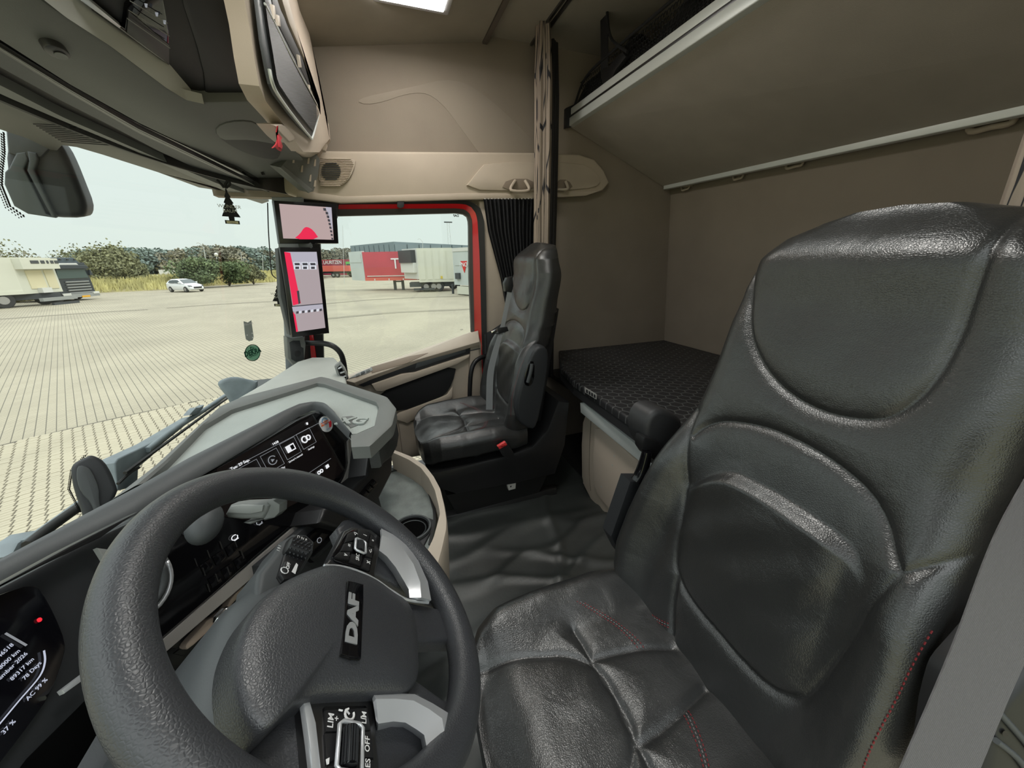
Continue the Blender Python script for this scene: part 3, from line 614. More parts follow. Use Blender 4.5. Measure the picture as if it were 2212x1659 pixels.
# ceiling lamp, lit, at the top edge
t = thing('ceiling_lamp', 'lit rectangular ceiling lamp set in the headliner at the top edge', 'lamp', (.5, -.2, 2.09))
LAMPM = mat('lamp_diffuser', (.8, .8, .8), .4, emit=(1, .96, .90), es=26)
pA, pB = at(772, 2, ('z', 2.075)), at(960, 10, ('z', 2.09))
lc = (pA+pB)/2; 
box('lamp_frame', (lc[0]-.09, lc[1], 2.093), (.24, abs(pA[1]-pB[1])+.05, .02), SATIN, t, .008); box('diffuser', (lc[0]-.1, lc[1], 2.083), (.2, abs(pA[1]-pB[1]), .012), LAMPM, t, .004)
t2 = copy_tree(t); t2.location = (-.55, -.2, 2.09); t2['label'] = 'second ceiling lamp added out of view above the driver seat to brighten the cab'  # unseen extra copy of the lamp, added to brighten the cab
# front wall under the windscreen
S(wbox('wall_front', (-1.1, .66, 0), (1.12, .70, .5), BLACKP))
S(wbox('wall_bulkhead', (-1.1, .40, 0), (1.10, .66, .40), BLACKP))
# windscreen
YG = lambda x: .64-.25*abs(x)**2.6
xs = np.linspace(-1.08, 1.07, 30)
wm = loft('windscreen_glass', [[(x, YG(x)+.015+(-.05 if z > 1 else .03), z) for x in xs] for z in (.50, 1.54)], GLASS, None, angle=60)
wm.name = 'window_1'; S(wm)
fr = loft('window_seal', [[(x, YG(x)+dy, z) for x in xs] for z, dy in ((.44, .08), (.50, .07))], RUBBER, wm, thick=.01)
loft('window_seal', [[(x, YG(x)+dy, z) for x in xs] for z, dy in ((1.47, -.02), (1.56, -.03))], RUBBER, wm, thick=.01)
# A-pillar, passenger side
p1 = slab('trim_7', [(585, 425), (652, 425), (648, 790), (628, 815), (617, 812), (613, 720), (608, 620), (598, 500)], ('x', .985), .05, mat('pillar_grey', (.30, .32, .335), .55), None, .008); S(p1)
S(slab('trim_8', [(640, 428), (732, 437), (728, 470), (690, 480), (700, 800), (640, 800)], ('x', 1.07), .03, RUBBER, None, .004))
# fabric / plastic linings behind the door
S(slab('trim_9', [(1036, 434), (1130, 434), (1130, 720), (1036, 728)], ('x', 1.098), .02, BEIGE, None, .005, off=.02))
S(slab('trim_10', [(1046, 722), (1062, 715), (1135, 665), (1135, 760), (1078, 790), (1060, 870), (1060, 900), tuple(at(1060, 900, ('x', 1.085))*np.array([1, 1, 0])), tuple(at(1046, 900, ('x', 1.085))*np.array([1, 1, 0]))], ('x', 1.085), .02, SLATE2, None, .005, off=.02))
S(slab('trim_11', [(1060, 790), (1130, 760), (1130, 850), (1060, 880)], ('x', 1.06), .01, SLATE, None, .005))
# curved beige moulding above the door
t12 = slab('trim_12', [(560, 322), (690, 325), (1150, 329), (1252, 333), (1285, 344), (1306, 368), (1317, 394), (1303, 412), (1266, 421), (1150, 427), (1000, 429), (735, 436), (640, 424), (560, 400)], ('x', 1.05), .055, BEIGE2, None, .012, seg=4); S(t12)
slab('lower_lip', [(640, 410), (740, 424), (1000, 417), (1150, 416), (1262, 413), (1303, 410), (1266, 423), (1150, 429), (1000, 431), (735, 438), (640, 426)], ('x', 1.045), .03, BEIGE, t12, .004)
slab('raised_panel', chaikin([at(*p, ('x', 1.045)) for p in ((1000, 410), (1030, 372), (1050, 350), (1250, 350), (1290, 372), (1298, 400), (1260, 410), (1140, 414))], 1), ('x', 1.045), .012, BEIGE2, t12, .006, off=.008)
# speaker grille slats
sg = slab('speaker_grille', [(690, 337), (762, 342), (770, 350), (757, 384), (738, 402), (688, 404)], ('x', 1.035), .012, BEIGE2, t12, .003, rnd=1)
for k in range(17):
    y0 = 342+k*3.6; xr = np.interp(y0, (342, 352, 384, 402), (758, 764, 752, 733))
    slab('slat', [(692, y0), (xr, y0+.5), (xr, y0+2.0), (692, y0+1.5)], ('x', 1.03), .006, BEIGE, sg, .0005)
cc = (715, 369)
for k in range(9):
    dy = -17+k*4.2; hw = math.sqrt(max(0, 21**2-dy**2)); slab('grille_hole', [(cc[0]-hw, cc[1]+dy), (cc[0]+hw, cc[1]+dy), (cc[0]+hw, cc[1]+dy+2.3), (cc[0]-hw, cc[1]+dy+2.3)], ('x', 1.026), .003, BLACKP, sg, 0)
# grab handles let into the moulding
for pp, hh in ((((1082, 410), (1096, 386), (1152, 386), (1152, 412)), ((1113, 390), (1104, 411), (1142, 411), (1134, 390))), (((1204, 388), (1228, 388), (1240, 408), (1204, 410)), ((1204, 409), (1226, 408), (1221, 391)))):
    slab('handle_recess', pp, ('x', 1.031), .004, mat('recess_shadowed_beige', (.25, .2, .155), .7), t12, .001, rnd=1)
    tube('grab_handle', [at(*q, ('x', 1.005 if i in (1, 2) else 1.03)) for i, q in enumerate(hh)], .008, BEIGE, t12, 8, 5)
# ---------------------------------------------------------------- passenger door
dr = tag(bpy.data.objects.new('door_1', None), kind='structure'); COL.objects.link(dr); dr.location = (1.08, -.15, .05); dr.empty_display_size = .05
PD = ('x', 1.06)
pb = lambda px, py, z: tuple(np.array([1, 1, 0])*at(px, py, PD)+np.array([0, 0, z]))
slab('door_panel', [(720, 826), (760, 812), (1033, 716), (1040, 745), (1044, 885), pb(1046, 885, .06), pb(720, 826, .06)], PD, .05, BEIGE, dr, .008)
SPL = (at(900, 770, ('x', 1.03)), norm([-.6, .2, .8]))
slab('sill_cap', [(745, 822), (757, 811), (900, 763), (1000, 722), (1033, 713), (1036, 738), (1015, 744), (902, 777), (794, 815), (765, 827)], SPL, .03, BEIGE, dr, .006)
slab('sill_groove', [(800, 793), (880, 770), (925, 762), (880, 784), (803, 806)], SPL, .004, mat('groove_beige', (.26, .2, .15), .6), dr, .001, off=.002)
slab('dark_trim', [(767, 829), (794, 816), (886, 785), (901, 773), (1015, 745), (1015, 763), (895, 803), (867, 806), (800, 831), (785, 836)], ('x', 1.025), .04, SLATE2, dr, .004)
slab('trim_inlay', [(900, 785), (1006, 753), (1006, 761), (897, 797)], ('x', 1.02), .01, SLATE, dr, .003)
slab('pull_lip', [(803, 831), (868, 809), (897, 805), (1015, 766), (1014, 772), (986, 788), (826, 846), (812, 845)], ('x', 1.01), .05, BEIGE, dr, .006)
slab('storage_pocket', [(815, 850), (905, 818), (987, 788), (978, 828), (962, 853), (940, 863), (858, 892), (830, 880)], ('x', 1.035), .02, BLACKF, dr, .004, rnd=1)
slab('pocket_rim', [(850, 905), (862, 893), (942, 863), (966, 853), (978, 836), (978, 856), (966, 872), (940, 880), (880, 915)], ('x', 1.028), .02, BEIGE, dr, .005)
slab('door_step', [pb(850, 830, .30), pb(1040, 830, .28), pb(1040, 830, .08), pb(850, 830, .08)], ('x', 1.05), .03, BEIGE, dr, .01, off=.01)
slab('edge_panel', [(1016, 744), (1034, 738), (1042, 880), (1012, 950), (1000, 950), (1012, 860)], ('x', 1.035), .04, BEIGE, dr, .006)
slab('edge_joint', [(1014, 757), (1037, 752), (1037, 754), (1014, 759)], ('x', 1.034), .002, SLATE, dr, 0, off=.001)
# window switches
sw = slab('switch_plate', [(753, 818), (772, 806), (803, 793), (805, 800), (788, 808)], SPL, .006, GREYL, dr, .001, off=.004)
for a in ((768, 811), (779, 806), (790, 801)):
    slab('switch', [(a[0], a[1]-2), (a[0]+8, a[1]-5), (a[0]+9, a[1]-1), (a[0]+1, a[1]+3)], SPL, .004, SLATE if a[0] == 779 else GREYP, sw, .001, off=.008)
# frame: red outer, rubber, glass
outer = [(700, 441), (990, 440), (1010, 442), (1024, 452), (1031, 470), (1036, 554), (1040, 715), (1043, 800), (1047, 905)]
inner = [(700, 452), (984, 450), (1003, 452), (1014, 460), (1020, 476), (1021, 554), (1025, 722), (1034, 800), (1041, 905)]
strip('red_frame', pts3(outer, ('x', 1.075)), pts3(inner, ('x', 1.085)), 60, RED, dr, .03, extdir=(1, 0, 0))
inner2 = [(700, 467), (985, 460), (1001, 462), (1010, 468), (1013, 480), (1014, 600), (1019, 722)]
strip('window_rubber', pts3(inner[:6]+[(1025, 724)], ('x', 1.08)), pts3(inner2, ('x', 1.092)), 60, mat('window_rubber_brown', (.05, .045, .04), .6), dr, .03, extdir=(1, 0, 0))
oseal = [(690, 434), (995, 432), (1020, 436), (1038, 450), (1046, 475), (1050, 620), (1053, 800), (1056, 905)]
strip('door_seal', pts3(oseal, ('x', 1.062)), pts3([(690, 442)]+outer[1:], ('x', 1.075)), 60, RUBBER, dr, .03, extdir=(1, 0, 0))
slab('red_frame', [(668, 722), (676, 722), (686, 800), (674, 800)], ('x', 1.055), .02, RED, dr, .002)
slab('roller_blind_clip', [(858, 434), (873, 434), (873, 446), (868, 449), (862, 449), (858, 446)], ('x', 1.05), .01, SLATE2, dr, .002)
w2 = obj('window_2', prism([tuple(at(*p, ('x', 1.11))) for p in ((650, 448), (1000, 455), (1018, 470), (1024, 722), (760, 822), (690, 830))], (.004, 0, 0)), GLASS); S(w2)
text('lettering', 'DAF', at(985, 466, ('x', 1.112)), (0, 1, 0), (0, 0, 1), .016, SLATE, w2, .0005, bold=.0006)
text('lettering', 'AGC', at(997, 712, ('x', 1.112)), (0, 1, 0), (0, 0, 1), .009, SLATE, w2, .0005)
# entry grab bar at the rear of the door opening
t = thing('entry_grab_bar', 'black curved grab bar beside the passenger door rear edge', 'handle', at(1016, 880, ('x', 1.04)))
tube('bar', [at(*q, ('x', v)) for q, v in (((1054, 769), 1.05), ((1042, 771), 1.02), ((1026, 782), 1.0), ((1018, 802), .99), ((1015, 840), .99), ((1013, 930), 1.0))], .013, BLACKP, t, 10, 6)
# ---------------------------------------------------------------- front pillar fittings
PM = ((.86, .27, 1.1), (-.9, -.40, .0))
SLC = mat('screen_body_black', (.006, .006, .007), .25)
def scr(name, px, m, par, off, th=.0008): return slab(name, px, PM, th, m, par, 0, off=off)
PINK = mat('screen_paving_pink', (.02, .02, .02), .3, emit=(.62, .47, .46), es=.75); MAUVE = mat('screen_sky_mauve', (.02, .02, .02), .3, emit=(.55, .53, .62), es=.8); SRED = mat('screen_red', (.03, 0, 0), .3, emit=(.95, .03, .1), es=.85)
SDK = mat('screen_dark', (.01, .01, .01), .3, emit=(.05, .05, .06), es=1); SWH = mat('screen_white', (.02, .02, .02), .3, emit=(.75, .78, .85), es=.9); SFL = mat('screen_floor', (.02, .02, .02), .3, emit=(.5, .42, .44), es=.8)
t = thing('kerb_view_monitor', 'black landscape camera monitor at the top of the pillar', 'monitor', at(665, 526, PM))
slab('housing', [(591, 433), (727, 440), (732, 526), (604, 526)], PM, .03, SLC, t, .004)
scr('display', [(603, 440), (716, 448), (721, 518), (612, 515)], PINK, t, .002); scr('red_bonnet', chaikin([at(*p, PM) for p in ((633, 517), (648, 505), (656, 492), (664, 490), (676, 497), (690, 517))], 1), SRED, t, .003)
for k in range(9):
    a = k/8; scr('kerb_mark', [(698+18*a**.6, 449+64*a), (704+16*a**.6, 450+64*a), (705+15*a**.6, 456+62*a), (699+17*a**.6, 455+62*a)], SDK, t, .003)
scr('sky_corner', [(703, 447), (716, 448), (719, 500), (713, 480), (708, 462)], MAUVE, t, .0028)
box('joint', at(664, 530, PM)+np.array([.02, .01, 0]), (.03, .05, .03), SLATE, t, .004)
t = thing('rear_view_monitor', 'black portrait camera monitor showing the red truck side', 'monitor', at(660, 730, PM))
slab('housing', [(604, 534), (693, 534), (712, 720), (631, 729)], PM, .03, SLC, t, .005)
hb = slab('housing_back', [(600, 536), (610, 536), (636, 728), (626, 724), (606, 640)], ((.88, .28, 1.1), (-.9, -.4, 0)), .05, SLATE, t, .004)
scr('display', [(615, 544), (684, 544), (703, 708), (640, 717)], SFL, t, .002)
scr('sky_view', [(615, 544), (684, 544), (687, 572), (620, 572)], MAUVE, t, .0026); scr('truck_side', [(614, 544), (627, 546), (650, 655), (633, 660)], SRED, t, .003)
for k in range(3):
    x0 = 634+k*17; scr('lorry_front', [(x0, 566), (x0+15, 566), (x0+16, 582), (x0+1, 582)], SWH, t, .003); scr('lorry_windscreen', [(x0+2, 568), (x0+13, 568), (x0+14, 573), (x0+3, 573)], SDK, t, .0036); scr('lorry_grille', [(x0+4, 576), (x0+12, 576), (x0+12, 581), (x0+4, 581)], SDK, t, .0036)
scr('wheel_mark', [(641, 628), (646, 628), (649, 655), (645, 657)], SDK, t, .0036)
scr('split_line', [(631, 661), (697, 655), (697, 657), (631, 663)], SDK, t, .0036); scr('wide_view_sky', [(631, 663), (697, 657), (698, 668), (633, 673)], MAUVE, t, .003)
for k in range(9): x0 = 640+k*6.3; scr('parked_lorry', [(x0, 673-k*.7), (x0+5, 672-k*.7), (x0+5, 677-k*.7), (x0, 678-k*.7)], SWH if k % 2 else SDK, t, .0036)
scr('truck_side', [(633, 674), (638, 680), (644, 716), (640, 717)], SRED, t, .003)
# speaker box below
PT = ((.93, .25, .9), (-.9, -.42, 0))
t = thing('pillar_speaker', 'dark plastic speaker box at the foot of the pillar', 'speaker', at(645, 800, PT))
slab('housing', [(619, 728), (634, 731), (655, 727), (661, 742), (658, 778), (640, 795), (622, 774)], PT, .05, GREYP, t, .006)
slab('face', [(626, 740), (634, 736), (648, 736), (651, 750), (656, 752), (658, 776), (640, 782), (630, 776)], PT, .01, SLATE2, t, .004, off=.006)
for k in range(7):
    hw = math.sqrt(49-(k*2-6)**2+1); slab('speaker_slot', [(643-hw, 758+k*2), (643+hw, 758+k*2), (643+hw, 759+k*2), (643-hw, 759+k*2)], PT, .002, BLACKP, t, 0, off=.008)
t = thing('pillar_grab_handle', 'black curved grab handle arching from the pillar down to the dashboard', 'handle', at(746, 815, ('x', .96)))
tube('bar', [at(*q, ('x', v)) for q, v in (((650, 741), .95), ((672, 741), .90), ((700, 742), .87), ((720, 748), .86), ((735, 762), .86), ((742, 782), .87), ((747, 818), .89))], .0125, BLACKP, t, 12, 6)
slab('mount', [(640, 733), (656, 729), (655, 748), (648, 752), (641, 748)], ('x', .94), .03, SLATE, t, .004)
# cable loop on the windscreen edge
t = thing('cable', 'thin black cable looping down beside the windscreen pillar', 'cable', at(592, 600, ('x', .93)))
tube('cord', [at(*q, ('x', .93)) for q in ((578, 438), (580, 500), (583, 545), (586, 585), (590, 596), (600, 602), (606, 596), (610, 586))], .0022, BLACKP, t, 6, 5)
# ---------------------------------------------------------------- curtains
def curtain(name, label, cat, grid, m, amp, folds, th=.002, group=None, nrm=(1, 0, 0)):
    pass
t = thing('door_curtain', 'black pleated side curtain gathered behind the passenger seat', 'curtain', at(1095, 690, ('x', 1.03)))
rows = []; NV = 26; NU = 150
ys = np.linspace(430, 720, NV)
for i, yv in enumerate(ys):
    f = i/(NV-1); xl = np.interp(yv, (430, 500, 560, 600, 650, 690, 720), (1044, 1054, 1070, 1081, 1090, 1099, 1103)); xr = np.interp(yv, (430, 620, 700, 720), (1160, 1150, 1118, 1108))
    row = []
    for j in range(NU):
        u = j/(NU-1); ph = u*13*2*math.pi; am = .014*(1-.35*f)
        d = 1.035+am*math.sin(ph)+.004*math.sin(ph*.5+f*3)
        row.append(at(xl+(xr-xl)*u, yv, ('x', d)))
    rows.append(row)
loft('cloth', rows, mat('black_curtain_cloth', (.012, .0125, .015), .8, bump=('noise', 300, .3, .001)), t, angle=80, thick=.0015)
for k in range(15):
    p = at(1048+k*7.2, 429.5, ('x', 1.03)); bm = bmesh.new(); bmesh.ops.create_uvsphere(bm, u_segments=8, v_segments=6, radius=.0035); bmesh.ops.translate(bm, vec=tuple(p), verts=bm.verts); obj('glider', bm, WHITEP, t, smooth=True)
# patterned bunk curtain, drawn together in a column
def patterned():
    m = mat('curtain_beige_patterned', (.33, .27, .22), .8); t_ = m.node_tree; b = t_.nodes['Principled BSDF']
    g = t_.nodes.new('ShaderNodeUVMap'); mp = t_.nodes.new('ShaderNodeMapping'); mp.inputs['Scale'].default_value = (34, 12, 1)
    br = t_.nodes.new('ShaderNodeTexVoronoi'); br.feature = 'DISTANCE_TO_EDGE'; br.inputs['Scale'].default_value = 1; br.inputs['Randomness'].default_value = .7
    r = t_.nodes.new('ShaderNodeValToRGB'); r.color_ramp.elements[0].position = .03; r.color_ramp.elements[0].color = (.02, .02, .025, 1); r.color_ramp.elements[1].position = .045; r.color_ramp.elements[1].color = (.33, .27, .22, 1)
    t_.links.new(g.outputs[0], mp.inputs[0]); t_.links.new(mp.outputs[0], br.inputs[0]); t_.links.new(br.outputs[0], r.inputs[0]); t_.links.new(r.outputs[0], b.inputs[0]); return m
CURT = patterned()
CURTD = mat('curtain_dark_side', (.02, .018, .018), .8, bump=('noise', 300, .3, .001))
def column(name, xy, z0, z1, rx, ry, m, par, folds, seed):
    rs = np.random.RandomState(seed); NU = 96; rows = []
    ph = rs.uniform(0, 6, 4)
    for i in range(40):
        z = z1+(z0-z1)*i/39; fl = .82+.18*min(1, i/5); row = []
        for j in range(NU):
            a = 2*math.pi*j/NU; k = 1+.16*math.sin(folds*a+ph[0]+.6*math.sin(z*2+ph[1]))+.07*math.sin((folds*2+1)*a+ph[2]+z)
            row.append((xy[0]+rx*fl*k*math.cos(a)+.004*math.sin(z*5+ph[3]), xy[1]+ry*fl*k*math.sin(a), z))
        rows.append(row)
    o = loft(name, rows, m, par, closed_u=True, angle=80, caps=True)
    uv = o.data.uv_layers.new(name='UVMap')
    for lp in o.data.loops:
        c = o.data.vertices[lp.vertex_index].co + (world_of(par).translation if par else Vector()); a = math.atan2(c[1]-xy[1], c[0]-xy[0])
        uv.data[lp.index].uv = (a/6.283*.55+.5, c[2]*.28)
    return o
cz = at(1177, 40, ('x', .97)); t = thing('bunk_curtain', 'beige curtain with zigzag line pattern hanging gathered behind passenger seat', 'curtain', (.97, -.88, .6))
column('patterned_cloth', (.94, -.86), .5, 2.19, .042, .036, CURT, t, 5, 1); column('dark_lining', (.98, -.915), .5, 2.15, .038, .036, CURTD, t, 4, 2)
t = thing('left_curtain', 'strip of beige patterned curtain at the right picture edge behind headrest', 'curtain', (-1.0, -.78, .9))
CL = at(2235, 400, ('y', -.9)); column('patterned_cloth', (CL[0]-.005, -.9), .7, 2.19, .03, .04, CURT, t, 5, 5)
# ---------------------------------------------------------------- floor cover
NX, NY = 130, 120; rows = []
def wr(x, y):
    z = .012+.006*math.sin(9*x+3*y+2*math.sin(5*y)) + .010*max(0, math.sin(14*(x*.9+.25*y)+1.5*math.sin(4*y+1)))**3*math.exp(-((y+.35)/.45)**2)
    z += .012*math.exp(-(((x-.12)+.25*(y+.4)+.02*math.sin(18*y))/.022)**2) + .011*math.exp(-(((x-.26)+.12*(y+.3)-.03*math.sin(9*y))/.028)**2)+.008*math.exp(-(((x+.02)+.3*(y+.5))/.03)**2)
    z += .010*math.exp(-(((y+.60)+.35*(x-.2)+.02*math.sin(12*x))/.02)**2)
    for cx, k, ph, wd_ in ((-.12, .5, 0, .02), (-.22, .35, 1, .025), (.04, -.3, 2, .016), (.19, -.45, 3, .02), (.34, -.2, 4, .026), (-.33, .2, 5, .02), (.46, .1, 1.5, .02)):
        z += .013*math.exp(-(((x-cx)+k*(y+.35)+.02*math.sin(11*y+ph))/wd_)**2)*(.5+.5*math.sin(6*y+ph*2))**.5
    return z
for j in range(NY):
    y = -.96+j/(NY-1)*1.35; rows.append([(-.95+i/(NX-1)*1.85, y, wr(-.95+i/(NX-1)*1.85, y)) for i in range(NX)])
o = loft('floor_mat', rows, MATV, None, angle=80, thick=.003); tag(o, 'wrinkled black vinyl floor cover between the two seats', 'mat')
# ================================================================ seats
CX = -.635
BP = ((CX, -.49, .40), (0, 1, .2625)); CP = ('z', .43)
def seam_b(px): 
    q = pts3(px, BP); return [(p[0]-CX, p[2]) for p in chaikin(q, 2, False)]
def seam_c(px):
    q = pts3(px, CP); return [(p[0]-CX, p[1]) for p in chaikin(q, 2, False)]
def dist2(P, lines):
    d = np.full(len(P), 9.0)
    for L in lines:
        L = np.array(L)
        for a, b in zip(L[:-1], L[1:]):
            ab = b-a; t = np.clip(((P-a)@ab)/(ab@ab+1e-12), 0, 1); d = np.minimum(d, np.linalg.norm(P-(a+t[:, None]*ab), axis=1))
    return d
SB_head = seam_b([(1640, 520), (1627, 580), (1618, 700), (1640, 780), (1700, 850), (1780, 893), (1880, 911), (1945, 895), (2010, 840), (2060, 760), (2110, 640), (2165, 520), (2200, 440)])
SB_arch = seam_b([(1509, 940), (1530, 918), (1570, 908), (1650, 920), (1740, 957), (1820, 1010), (1880, 1060), (1925, 1130), (1950, 1185), (1975, 1228)])
SB_wr = seam_b([(1975, 1228), (2030, 1216), (2095, 1205), (2130, 1190)])
SB_cent = seam_b([(1508, 890), (1498, 980), (1480, 1120), (1465, 1200), (1470, 1245), (1500, 1300), (1580, 1395), (1660, 1480), (1710, 1508), (1745, 1510), (1800, 1450), (1880, 1345), (1930, 1270), (1975, 1228)])
SB_low = seam_b([(1470, 1245), (1458, 1300), (1455, 1392)])
def crease_z(x):
    c = np.array(seam_b([(1500, 1050), (1575, 1015), (1640, 1040), (1750, 1105), (1840, 1170), (1880, 1230), (1920, 1300)])); i = np.argsort(c[:, 0]); return np.interp(x, c[i, 0], c[i, 1])
def hwB(z): return np.interp(z, (.34, .38, .44, .52, .60, .70, .80, .87, .95, 1.05, 1.11, 1.165, 1.20, 1.222, 1.234, 1.238), (.16, .205, .240, .258, .256, .242, .222, .210, .207, .207, .202, .185, .155, .110, .060, .0))
def ThB(z): return np.interp(z, (.34, .5, .9, 1.1, 1.18, 1.22, 1.238), (.10, .15, .14, .13, .11, .07, .0))
ss = lambda t: np.clip(t, 0, 1)**2*(3-2*np.clip(t, 0, 1))
def surfB(x, z):
    P = np.stack([x, z], 1); s = np.abs(x)/np.maximum(hwB(z), 1e-3)
    y = -.49-.2625*(z-.40) + .02*ss((z-1.08)/.12) - .05*ss((z-1.14)/.1)**2
    y += .055*ss((s-.55)/.4)*ss((.92-z)/.2)*ss((z-.36)/.12)
    y += .018*ss(1-np.abs(x)/.17)*ss((1.0-z)/.2)*0
    cz = crease_z(x); dz = cz-z
    y += .022*ss((dz+.006)/.02)*np.exp(-np.clip(dz, 0, 1)/.16)*ss((.165-np.abs(x))/.07)
    d = dist2(P, [SB_head, SB_arch, SB_wr, SB_cent, SB_low])
    y += .010*(1-np.exp(-d/.02)) - .003*np.exp(-(d/.006)**2)
    y += .0022*np.sin(x*52+6*np.sin(z*9))*ss((.82-z)/.1)*ss((z-.55)/.1)*ss((.14-np.abs(x))/.03)
    y += .0012*np.sin(38*z+25*x)*np.sin(31*x-12*z)
    return y
SC_in = seam_c([(960, 1470), (1017, 1441), (1100, 1420), (1200, 1412), (1240, 1417), (1270, 1428), (1300, 1450), (1325, 1490), (1345, 1545), (1375, 1600), (1405, 1659), (1440, 1730)])
SC_out = seam_c([(1270, 1428), (1320, 1412), (1380, 1400), (1454, 1392)])
mir = lambda L: [(-a, b) for a, b in L]
def hwC(y): return np.interp(y, (-.56, -.5, -.4, -.25, -.16, -.115, -.09, -.075, -.07), (.235, .25, .258, .256, .245, .225, .19, .12, .0))
def surfC(x, y):
    P = np.stack([x, y], 1); s = np.abs(x)/np.maximum(hwC(y), 1e-3)
    z = .425 + .02*ss((-.22-y)/-.16*0) - .035*ss((y+.20)/.13)**2 - .012*ss((-.40-y)/.12)
    z += .030*ss((s-.5)/.38)
    d = dist2(P, [SC_in, mir(SC_in), SC_out, mir(SC_out)])
    z += .010*(1-np.exp(-d/.02)) - .003*np.exp(-(d/.006)**2) + .001*np.sin(60*x+20*y)*np.sin(40*y)
    return z
def pad(name, vs, hw, surf, Th, R, toW, m, par, ns=230, back=14):
    """upholstered pad: rings across the width; sculpted face, rounded sides, plain back"""
    sgrid = np.sin(np.linspace(-math.pi/2, math.pi/2, ns)); rows = []
    X = np.concatenate([sgrid*hw(v) for v in vs]); Vv = np.concatenate([np.full(ns, v) for v in vs]); Y = surf(X, Vv).reshape(len(vs), ns)
    for i, v in enumerate(vs):
        h = float(hw(v)); T = float(Th(v)); r = min(R, T*.55+1e-4, h+1e-4); row = []
        for j in range(ns):
            x = sgrid[j]*h; e = max(0, (abs(x)-(h-r))/r) if r > 0 else 0; dd = r*(1-math.sqrt(max(0, 1-min(e, 1)**2)))
            row.append(toW(x, v, Y[i, j]-dd))
        yr_, yl_ = Y[i, -1], Y[i, 0]; yb = (Y[i, ns//2])-T
        for j in range(back+1):
            a = j/back; x = h*math.cos(math.pi*a); sgn = math.sin(math.pi*a)**.5; ye = (yr_*(1-a)+yl_*a)-r
            row.append(toW(x*(1-.0*a), v, ye*(1-sgn)+min(yb, ye)*sgn))
        rows.append(row)
    return loft(name, rows, m, par, closed_u=True, angle=70, caps=True)
def stitch(name, pth, surf, toW, m, par, off=.0012, r=.0009, dash=.006):
    q = [np.array([a, b, 0]) for a, b in pth]; L = np.linalg.norm(np.diff(np.array(q), axis=0), axis=1).sum(); n = max(2, int(L/dash)); q = resample(q, n*2)
    h = surf(q[:, 0], q[:, 1]); V = []; Fc = []; lim = hwB if surf is surfB else hwC; R = .055 if surf is surfB else .05
    hw_ = lim(q[:, 1]); e_x = np.clip((np.abs(q[:, 0])-(hw_-R))/R, 0, 1); h = h - R*(1-np.sqrt(np.maximum(0, 1-e_x**2)))
    for k in range(n-1):
        i = 2*k
        if abs(q[i, 0]) > float(lim(q[i, 1]))-.003: continue
        a = toW(q[i, 0], q[i, 1], h[i]+off); b = toW(q[i+1, 0], q[i+1, 1], h[i+1]+off); vf = tube_vf([a, b], r, 4); b0 = len(V); V += vf[0]; Fc += [tuple(t+b0 for t in f) for f in vf[1]]
    o = obj(name, (V, Fc), m, par); o['kind'] = 'stuff'; return o
STR = mat('red_thread', (.22, .02, .025), .6); STK = mat('black_thread', (.03, .03, .03), .6); STG = mat('grey_thread', (.2, .2, .2), .6)
toB = lambda x, v, h: (CX+x, h, v); toC = lambda x, v, h: (CX+x, v, h)
seat = thing('leather_chair', 'large black leather driver seat with red stitching in the right foreground', 'seat', (CX, -.4, 0), 'leather seats')
seat_group = None
del seat['group']
zv = np.concatenate([np.linspace(.34, 1.165, 330), 1.165+.073*np.sin(np.linspace(0, math.pi/2, 40))[1:]])
pad('backrest', zv, hwB, surfB, ThB, .055, toB, LEATHER, seat)
yv_ = np.concatenate([np.linspace(-.56, -.13, 130), -.13+.06*np.sin(np.linspace(0, math.pi/2, 36))[1:]])
pad('cushion', yv_, hwC, surfC, lambda y: np.interp(y, (-.56, -.12, -.085, -.07), (.12, .12, .1, .06)), .05, toC, LEATHER, seat)
for nm, L, m_ in (('stitching', seam_b([(2073, 1228), (2060, 1290), (2040, 1350), (2010, 1420), (1985, 1480), (1950, 1550), (1905, 1655), (1880, 1720)]), STR), ('stitching', seam_b([(1326, 1215), (1340, 1250), (1372, 1290), (1415, 1322), (1455, 1348)]), STR), ('stitching', seam_b([(1330, 1235), (1345, 1266), (1380, 1302), (1420, 1332), (1455, 1357)]), STR), ('stitching', seam_b([(1328, 1225), (1343, 1258), (1376, 1296), (1418, 1327), (1455, 1352)]), STG)):
    stitch(nm, L, surfB, toB, m_, seat)
for L, m_ in ((seam_c([(1245, 1315), (1290, 1330), (1330, 1355), (1365, 1385), (1384, 1402)]), STR), (seam_c([(1262, 1316), (1300, 1328), (1345, 1356), (1380, 1385), (1397, 1401)]), STR), (seam_c([(1253, 1315), (1295, 1329), (1337, 1355), (1372, 1385), (1391, 1401)]), STG)):
    stitch('stitching', L, surfC, toC, m_, seat); stitch('stitching', mir(L), surfC, toC, m_, seat)
# seat shell, base and rails
def side_prism(name, prof, x0, x1, m, par, bev=.01):
    return obj(name, prism([(x0, y, z) for y, z in prof], (x1-x0, 0, 0), bev), m, par, angle=40)
side_prism('seat_shell', [(-.09, .31), (-.11, .24), (-.2, .175), (-.5, .15), (-.70, .15), (-.755, .30), (-.78, .52), (-.72, .54), (-.66, .40), (-.58, .33), (-.45, .315)], CX-.235, CX+.235, BLACKP, seat, .015)
side_prism('suspension_cover', [(-.16, .16), (-.2, .04), (-.62, .04), (-.68, .15)], CX-.2, CX+.2, RUBBER, seat, .005)
for sx_ in (-.2, .16): side_prism('floor_rail', [(-.12, .045), (-.12, .0), (-.72, .0), (-.72, .045)], CX+sx_, CX+sx_+.04, DKMET, seat, .003)
side_prism('back_shell', [(-.60, .42), (-.66, .42), (-.765, .95), (-.72, .97)], CX-.17, CX+.17, BLACKP, seat, .015)
